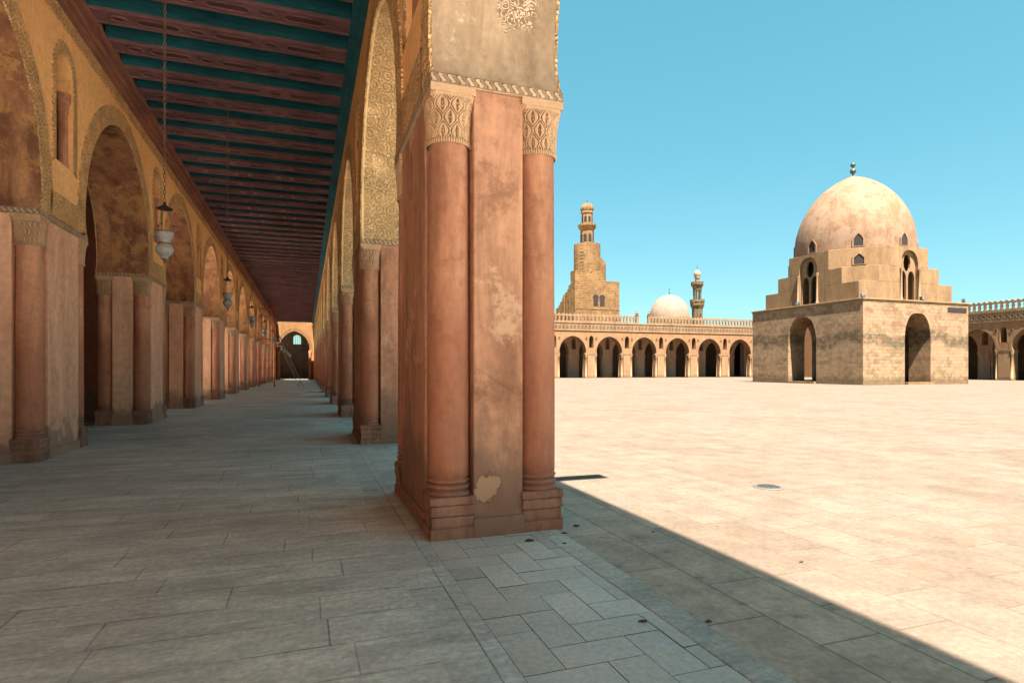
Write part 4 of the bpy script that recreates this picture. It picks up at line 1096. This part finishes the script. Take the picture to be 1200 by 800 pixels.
M['paledome'] = plaster('pale_dome_plaster', (.60,.44,.34), (.55,.38,.28), (.46,.33,.22), sc=.5, streak=.15, damp=0, cracks=0)
def skyline():
    t = thing('domed_tomb', 'pale plastered dome with thin finial beyond the far arcade', 'dome', (85.8, 125, 0))
    b = MB(); b.box(-6.5, 6.5, -6.5, 6.5, 0, 11.5); b.build('tomb_block', M['minaret'], t)
    b = MB(); b.lathe([(5.1, 11.4), (5.1, 14.3), (4.9, 14.4)], 0, 0, 40); b.build('drum', M['minaret'], t)
    b = MB(); pr = [(4.85*math.cos(PI/2*i/18)**.95, 14.35 + 5.7*math.sin(PI/2*i/18)) for i in range(19)]; pr[-1] = (.05, 20.1); b.lathe(pr, 0, 0, 48); b.build('dome', M['paledome'], t)
    b = MB(); b.lathe([(.07,20.0),(.07,20.5),(.2,20.65),(.07,20.8),(.05,21.2),(.15,21.3),(.04,21.4)], 0, 0, 8)
    b.tube((-.22,0,21.75),(-.12,0,21.5),.05,6); b.tube((-.12,0,21.5),(.12,0,21.5),.05,6); b.tube((.12,0,21.5),(.22,0,21.75),.05,6); b.build('finial', M['bronze'], t)
    t = thing('minaret', 'slender brown minaret with two balconies and a bulb top right of the pale dome', 'minaret', (97.9, 130, 0))
    b = MB(); b.lathe([(1.45,0),(1.42,17.4),(1.55,17.7),(1.85,18.4),(1.85,19.2)], 0, 0, 8, 0, False, PI/8); b.build('shaft', M['minaret'], t)
    b = MB(); b.lathe([(1.9,19.2),(1.9,19.9),(1.8,19.9),(1.8,19.25)], 0, 0, 16, 0, False); b.build('balcony', M['minaret'], t)
    for k in range(8):
        a = PI/4*k + PI/8; m = MB(); m.lathe([(.2,19.2),(.15,19.4),(.15,22.0),(.24,22.5)], .95*math.cos(a), .95*math.sin(a), 8); m.build('column', M['minaret'], t)
    b = MB(); b.lathe([(1.1,22.4),(1.2,23.0),(1.62,23.8),(1.62,24.6),(1.5,24.65),(.9,24.7)], 0, 0, 16, 0, False); b.build('balcony', M['minaret'], t)
    b = MB(); b.lathe([(.62,24.7),(.55,25.6),(.75,25.7),(.6,25.75),(.8,26.1),(.92,26.6),(.85,27.1),(.5,27.6),(.08,27.9)], 0, 0, 20); b.build('bulb', M['paledome'], t)
    b = MB(); b.lathe([(.06,27.8),(.06,28.4),(.18,28.5),(.06,28.65),(.04,29.4)], 0, 0, 8); b.build('finial', M['bronze'], t)
    m = MB(); m.box(-.08, .08, -1.48, -1.3, 15.4, 16.2); m.build('window', M['void'], t)
    b = MB(); b.lathe([(.12,9.0),(.10,13.4),(.22,13.6),(.08,13.8),(.05,15.3)], 100, 110, 8); b.box(99.2, 100.8, 109.2, 110.8, 0, 9.0)
    tag(b.build('finial_mast', M['bronze']), 'thin dark finial spike above the far cresting near the fountain house', 'finial')
skyline()

# ------------------------------------------------------------------ lanterns hanging down the corridor
def lantern(label):
    t = thing('hanging_lantern', label, 'lantern', (-1.86, 9.29, 3.03), 0, 'lanterns hanging along the corridor')
    b = MB(); prof = [(.012,.0),(.05,.0),(.056,.02),(.045,.03),(.085,.055),(.118,.095),(.128,.14),(.112,.18),(.078,.212),(.072,.225),(.098,.27),(.122,.32),(.134,.375),(.130,.378),(.116,.32),(.09,.27),(.064,.228),(.06,.2)]; prof = [(r_*.9, z_) for r_, z_ in prof]
    b.lathe(prof, 0, 0, 32, cap=False); b.build('glass_vase', M['lampglass'], t)
    b = MB(); b.lathe([(.122,.372),(.127,.378),(.122,.386),(.115,.384)], 0, 0, 32, cap=False); b.lathe([(.075,.21),(.081,.218),(.075,.228)], 0, 0, 24, cap=False); b.lathe([(.0,-.06),(.018,-.045),(.012,-.02),(.03,.0),(.05,.002)], 0, 0, 16, cap=False)
    for k in range(3):
        a = 2*PI*k/3 + .4; b.tube((.12*math.cos(a), .12*math.sin(a), .378), (.05*math.cos(a), .05*math.sin(a), .70), .0035, 5)
        b.lathe([(.012,.46),(.016,.475),(.012,.49)], .112*math.cos(a), .112*math.sin(a), 8)
    b.build('suspension_wires', M['brass'], t)
    b = MB(); b.lathe([(.10,.695),(.102,.705),(.05,.735),(.02,.755),(.02,.785),(.006,.80)], 0, 0, 24); b.build('canopy_disc', M['iron'], t)
    b = MB(); z = .79; L = .062; k = 0
    while z < 5.55:
        vs = []; fs = []; n, m = 12, 5
        for i in range(n):
            a = 2*PI*i/n; cx = .016*math.cos(a); cz = L/2 + .034*math.sin(a)*1.05
            for j in range(m):
                c = 2*PI*j/m; r = .0052*math.cos(c); dx = cx + r*math.cos(a); dz = cz + r*math.sin(a); dy = .0052*math.sin(c)
                vs.append((dx, dy, z+dz) if k % 2 == 0 else (dy, dx, z+dz))
        fs = [(i*m+j, ((i+1) % n)*m+j, ((i+1) % n)*m+(j+1) % m, i*m+(j+1) % m) for i in range(n) for j in range(m)]
        b.add(vs, fs, 0, None, True); z += L*.92; k += 1
    b.build('chain', M['chain'], t)
    return t
L0 = lantern('nearest and largest grey glass lantern, hanging in front of the second carved arch')
ordw = ['second', 'third', 'fourth', 'fifth', 'sixth', 'seventh', 'eighth', 'ninth', 'tenth', 'eleventh']
for k in range(1, 11):
    lab = '%s hanging lantern from the near end of the corridor row' % ordw[k-1]
    if k == 2: lab = 'third hanging lantern from the near end, in front of the red scaffold'
    if k == 10: lab = 'smallest and farthest hanging lantern, last of the row before the end arch'
    dup(L0, None, lab, (-1.86, 9.29 + BAY*k, 3.03))

# ------------------------------------------------------------------ scaffold and ladder
def scaffold():
    t = thing('scaffold', 'red tubular scaffold tower standing against the left arcade far down the corridor', 'scaffold', (-3.2, 54.6, 0), R(4))
    w, d, H = .62, .5, 6.75
    for sx in (-1, 1):
        for sy in (-1, 1):
            m = MB(); m.tube((sx*w, sy*d, .12), (sx*w, sy*d, H), .03); p = m.build('post', M['red'], t)
            m = MB(); m.lathe([(.05,.0),(.055,.02),(.055,.09),(.05,.12)], sx*w, sy*d, 12); m.build('caster', M['iron'], p)
    for z in (.4, 1.65, 2.25, 4.1, 6.1, 6.7):
        m = MB()
        for sy in (-1, 1): m.tube((-w, sy*d, z), (w, sy*d, z), .025)
        for sx in (-1, 1): m.tube((sx*w, -d, z+.03), (sx*w, d, z+.03), .025)
        m.build('ledger', M['red'], t)
    for z0, z1 in ((.4, 2.25), (2.25, 4.1), (4.1, 6.1)):
        m = MB(); m.tube((-w, -d-.03, z0), (w, -d-.03, z1), .018); m.build('brace', M['red'], t)
    m = MB()
    for k in range(4): m.box(-w+.05+.29*k, -w+.32+.29*k, -d, d, 5.92, 5.96)
    m.build('platform', M['plank'], t)
scaffold()
def ladder():
    p0 = Vector((-.40, 53.5, 0)); p1 = Vector((-2.62, 54.3, 5.0)); d = p1 - p0; L = d.length
    t = thing('ladder', 'long wooden ladder leaning left onto the red scaffold', 'ladder', p0)
    side = d.cross(Vector((0, 0, 1))).normalized(); side = Vector((1, .25, 0)).normalized()
    for s in (-1, 1):
        m = MB(); m.tube(side*s*.17 + Vector((0,0,.02)), d + side*s*.17, .026, 8); m.build('rail', M['ladder'], t)
    n = 17
    for i in range(1, n):
        q = d*(i/n); m = MB(); m.tube(q - side*.17, q + side*.17, .018, 6); m.build('rung', M['ladder'], t)
ladder()

# ------------------------------------------------------------------ drain cover and litter on the paving
t = thing('drain_cover', 'round grey iron drain cover set in the sunlit paving', 'drain cover', (5.57, 5.95, 0))
b = MB(); b.lathe([(.15,-.002),(.19,-.001),(.19,.001),(.15,.003)], 0, 0, 32, cap=False); b.build('rim', M['drainring'], t)
b = MB(); b.lathe([(.0,.004),(.03,.008),(.145,.007),(.15,.002)], 0, 0, 32, cap=False)
for k in range(6):
    x = -.10 + .04*k; h_ = math.sqrt(.13**2 - x*x); b.box(x-.006, x+.006, -h_, h_, .0075, .012)
b.build('grate', M['grate'], t)
def scrap(x, y, r, lab):
    b = MB(); rnd = random.Random(int(x*977+y*131)); n = 11; ring = []
    for k in range(n):
        a = 2*PI*k/n; q = r*rnd.uniform(.5, 1.15); ring.append((x+q*math.cos(a)*1.35, y+q*math.sin(a)*.7))
    vs = [(px, py, .004) for px, py in ring] + [(x+(px-x)*.6, y+(py-y)*.6, .004+r*rnd.uniform(.15,.5)) for px, py in ring]
    fs = [(i, (i+1) % n, n+(i+1) % n, n+i) for i in range(n)] + [tuple(n+i for i in range(n))]
    b.add(vs, fs, 0, None, False); tag(b.build('litter_scrap', M['litter']), lab, 'litter', 'dark scraps on the paving')
def gp(px, py):
    v = py - 432.5; D = 1027.5/v; la = (px-600)/685*D; c, s = math.cos(R(YAW)), math.sin(R(YAW))
    return la*c + D*s, -la*s + D*c
for px, py, r, lab in ((620.5, 634, .038, 'largest dark scrap on the paving in front of the near pier'), (661, 625, .024, 'dark scrap on the paving just beyond the right corner of the near pier'),
                       (661, 637, .02, 'tiny dark scrap on the pavers right of the near pier'), (676, 616.5, .03, 'dark scrap beside the kerb behind the near pier'),
                       (753.5, 728, .026, 'dark scrap on the herringbone pavers beside the pale kerb'), (765.5, 623.5, .018, 'small dark scrap on shaded paving by the sun edge'),
                       (939, 658, .02, 'small dark pebble alone on the sunlit paving'), (830.5, 728.5, .02, 'dark scrap on the kerb edge by the shaded paving')):
    scrap(*gp(px, py), r, lab)
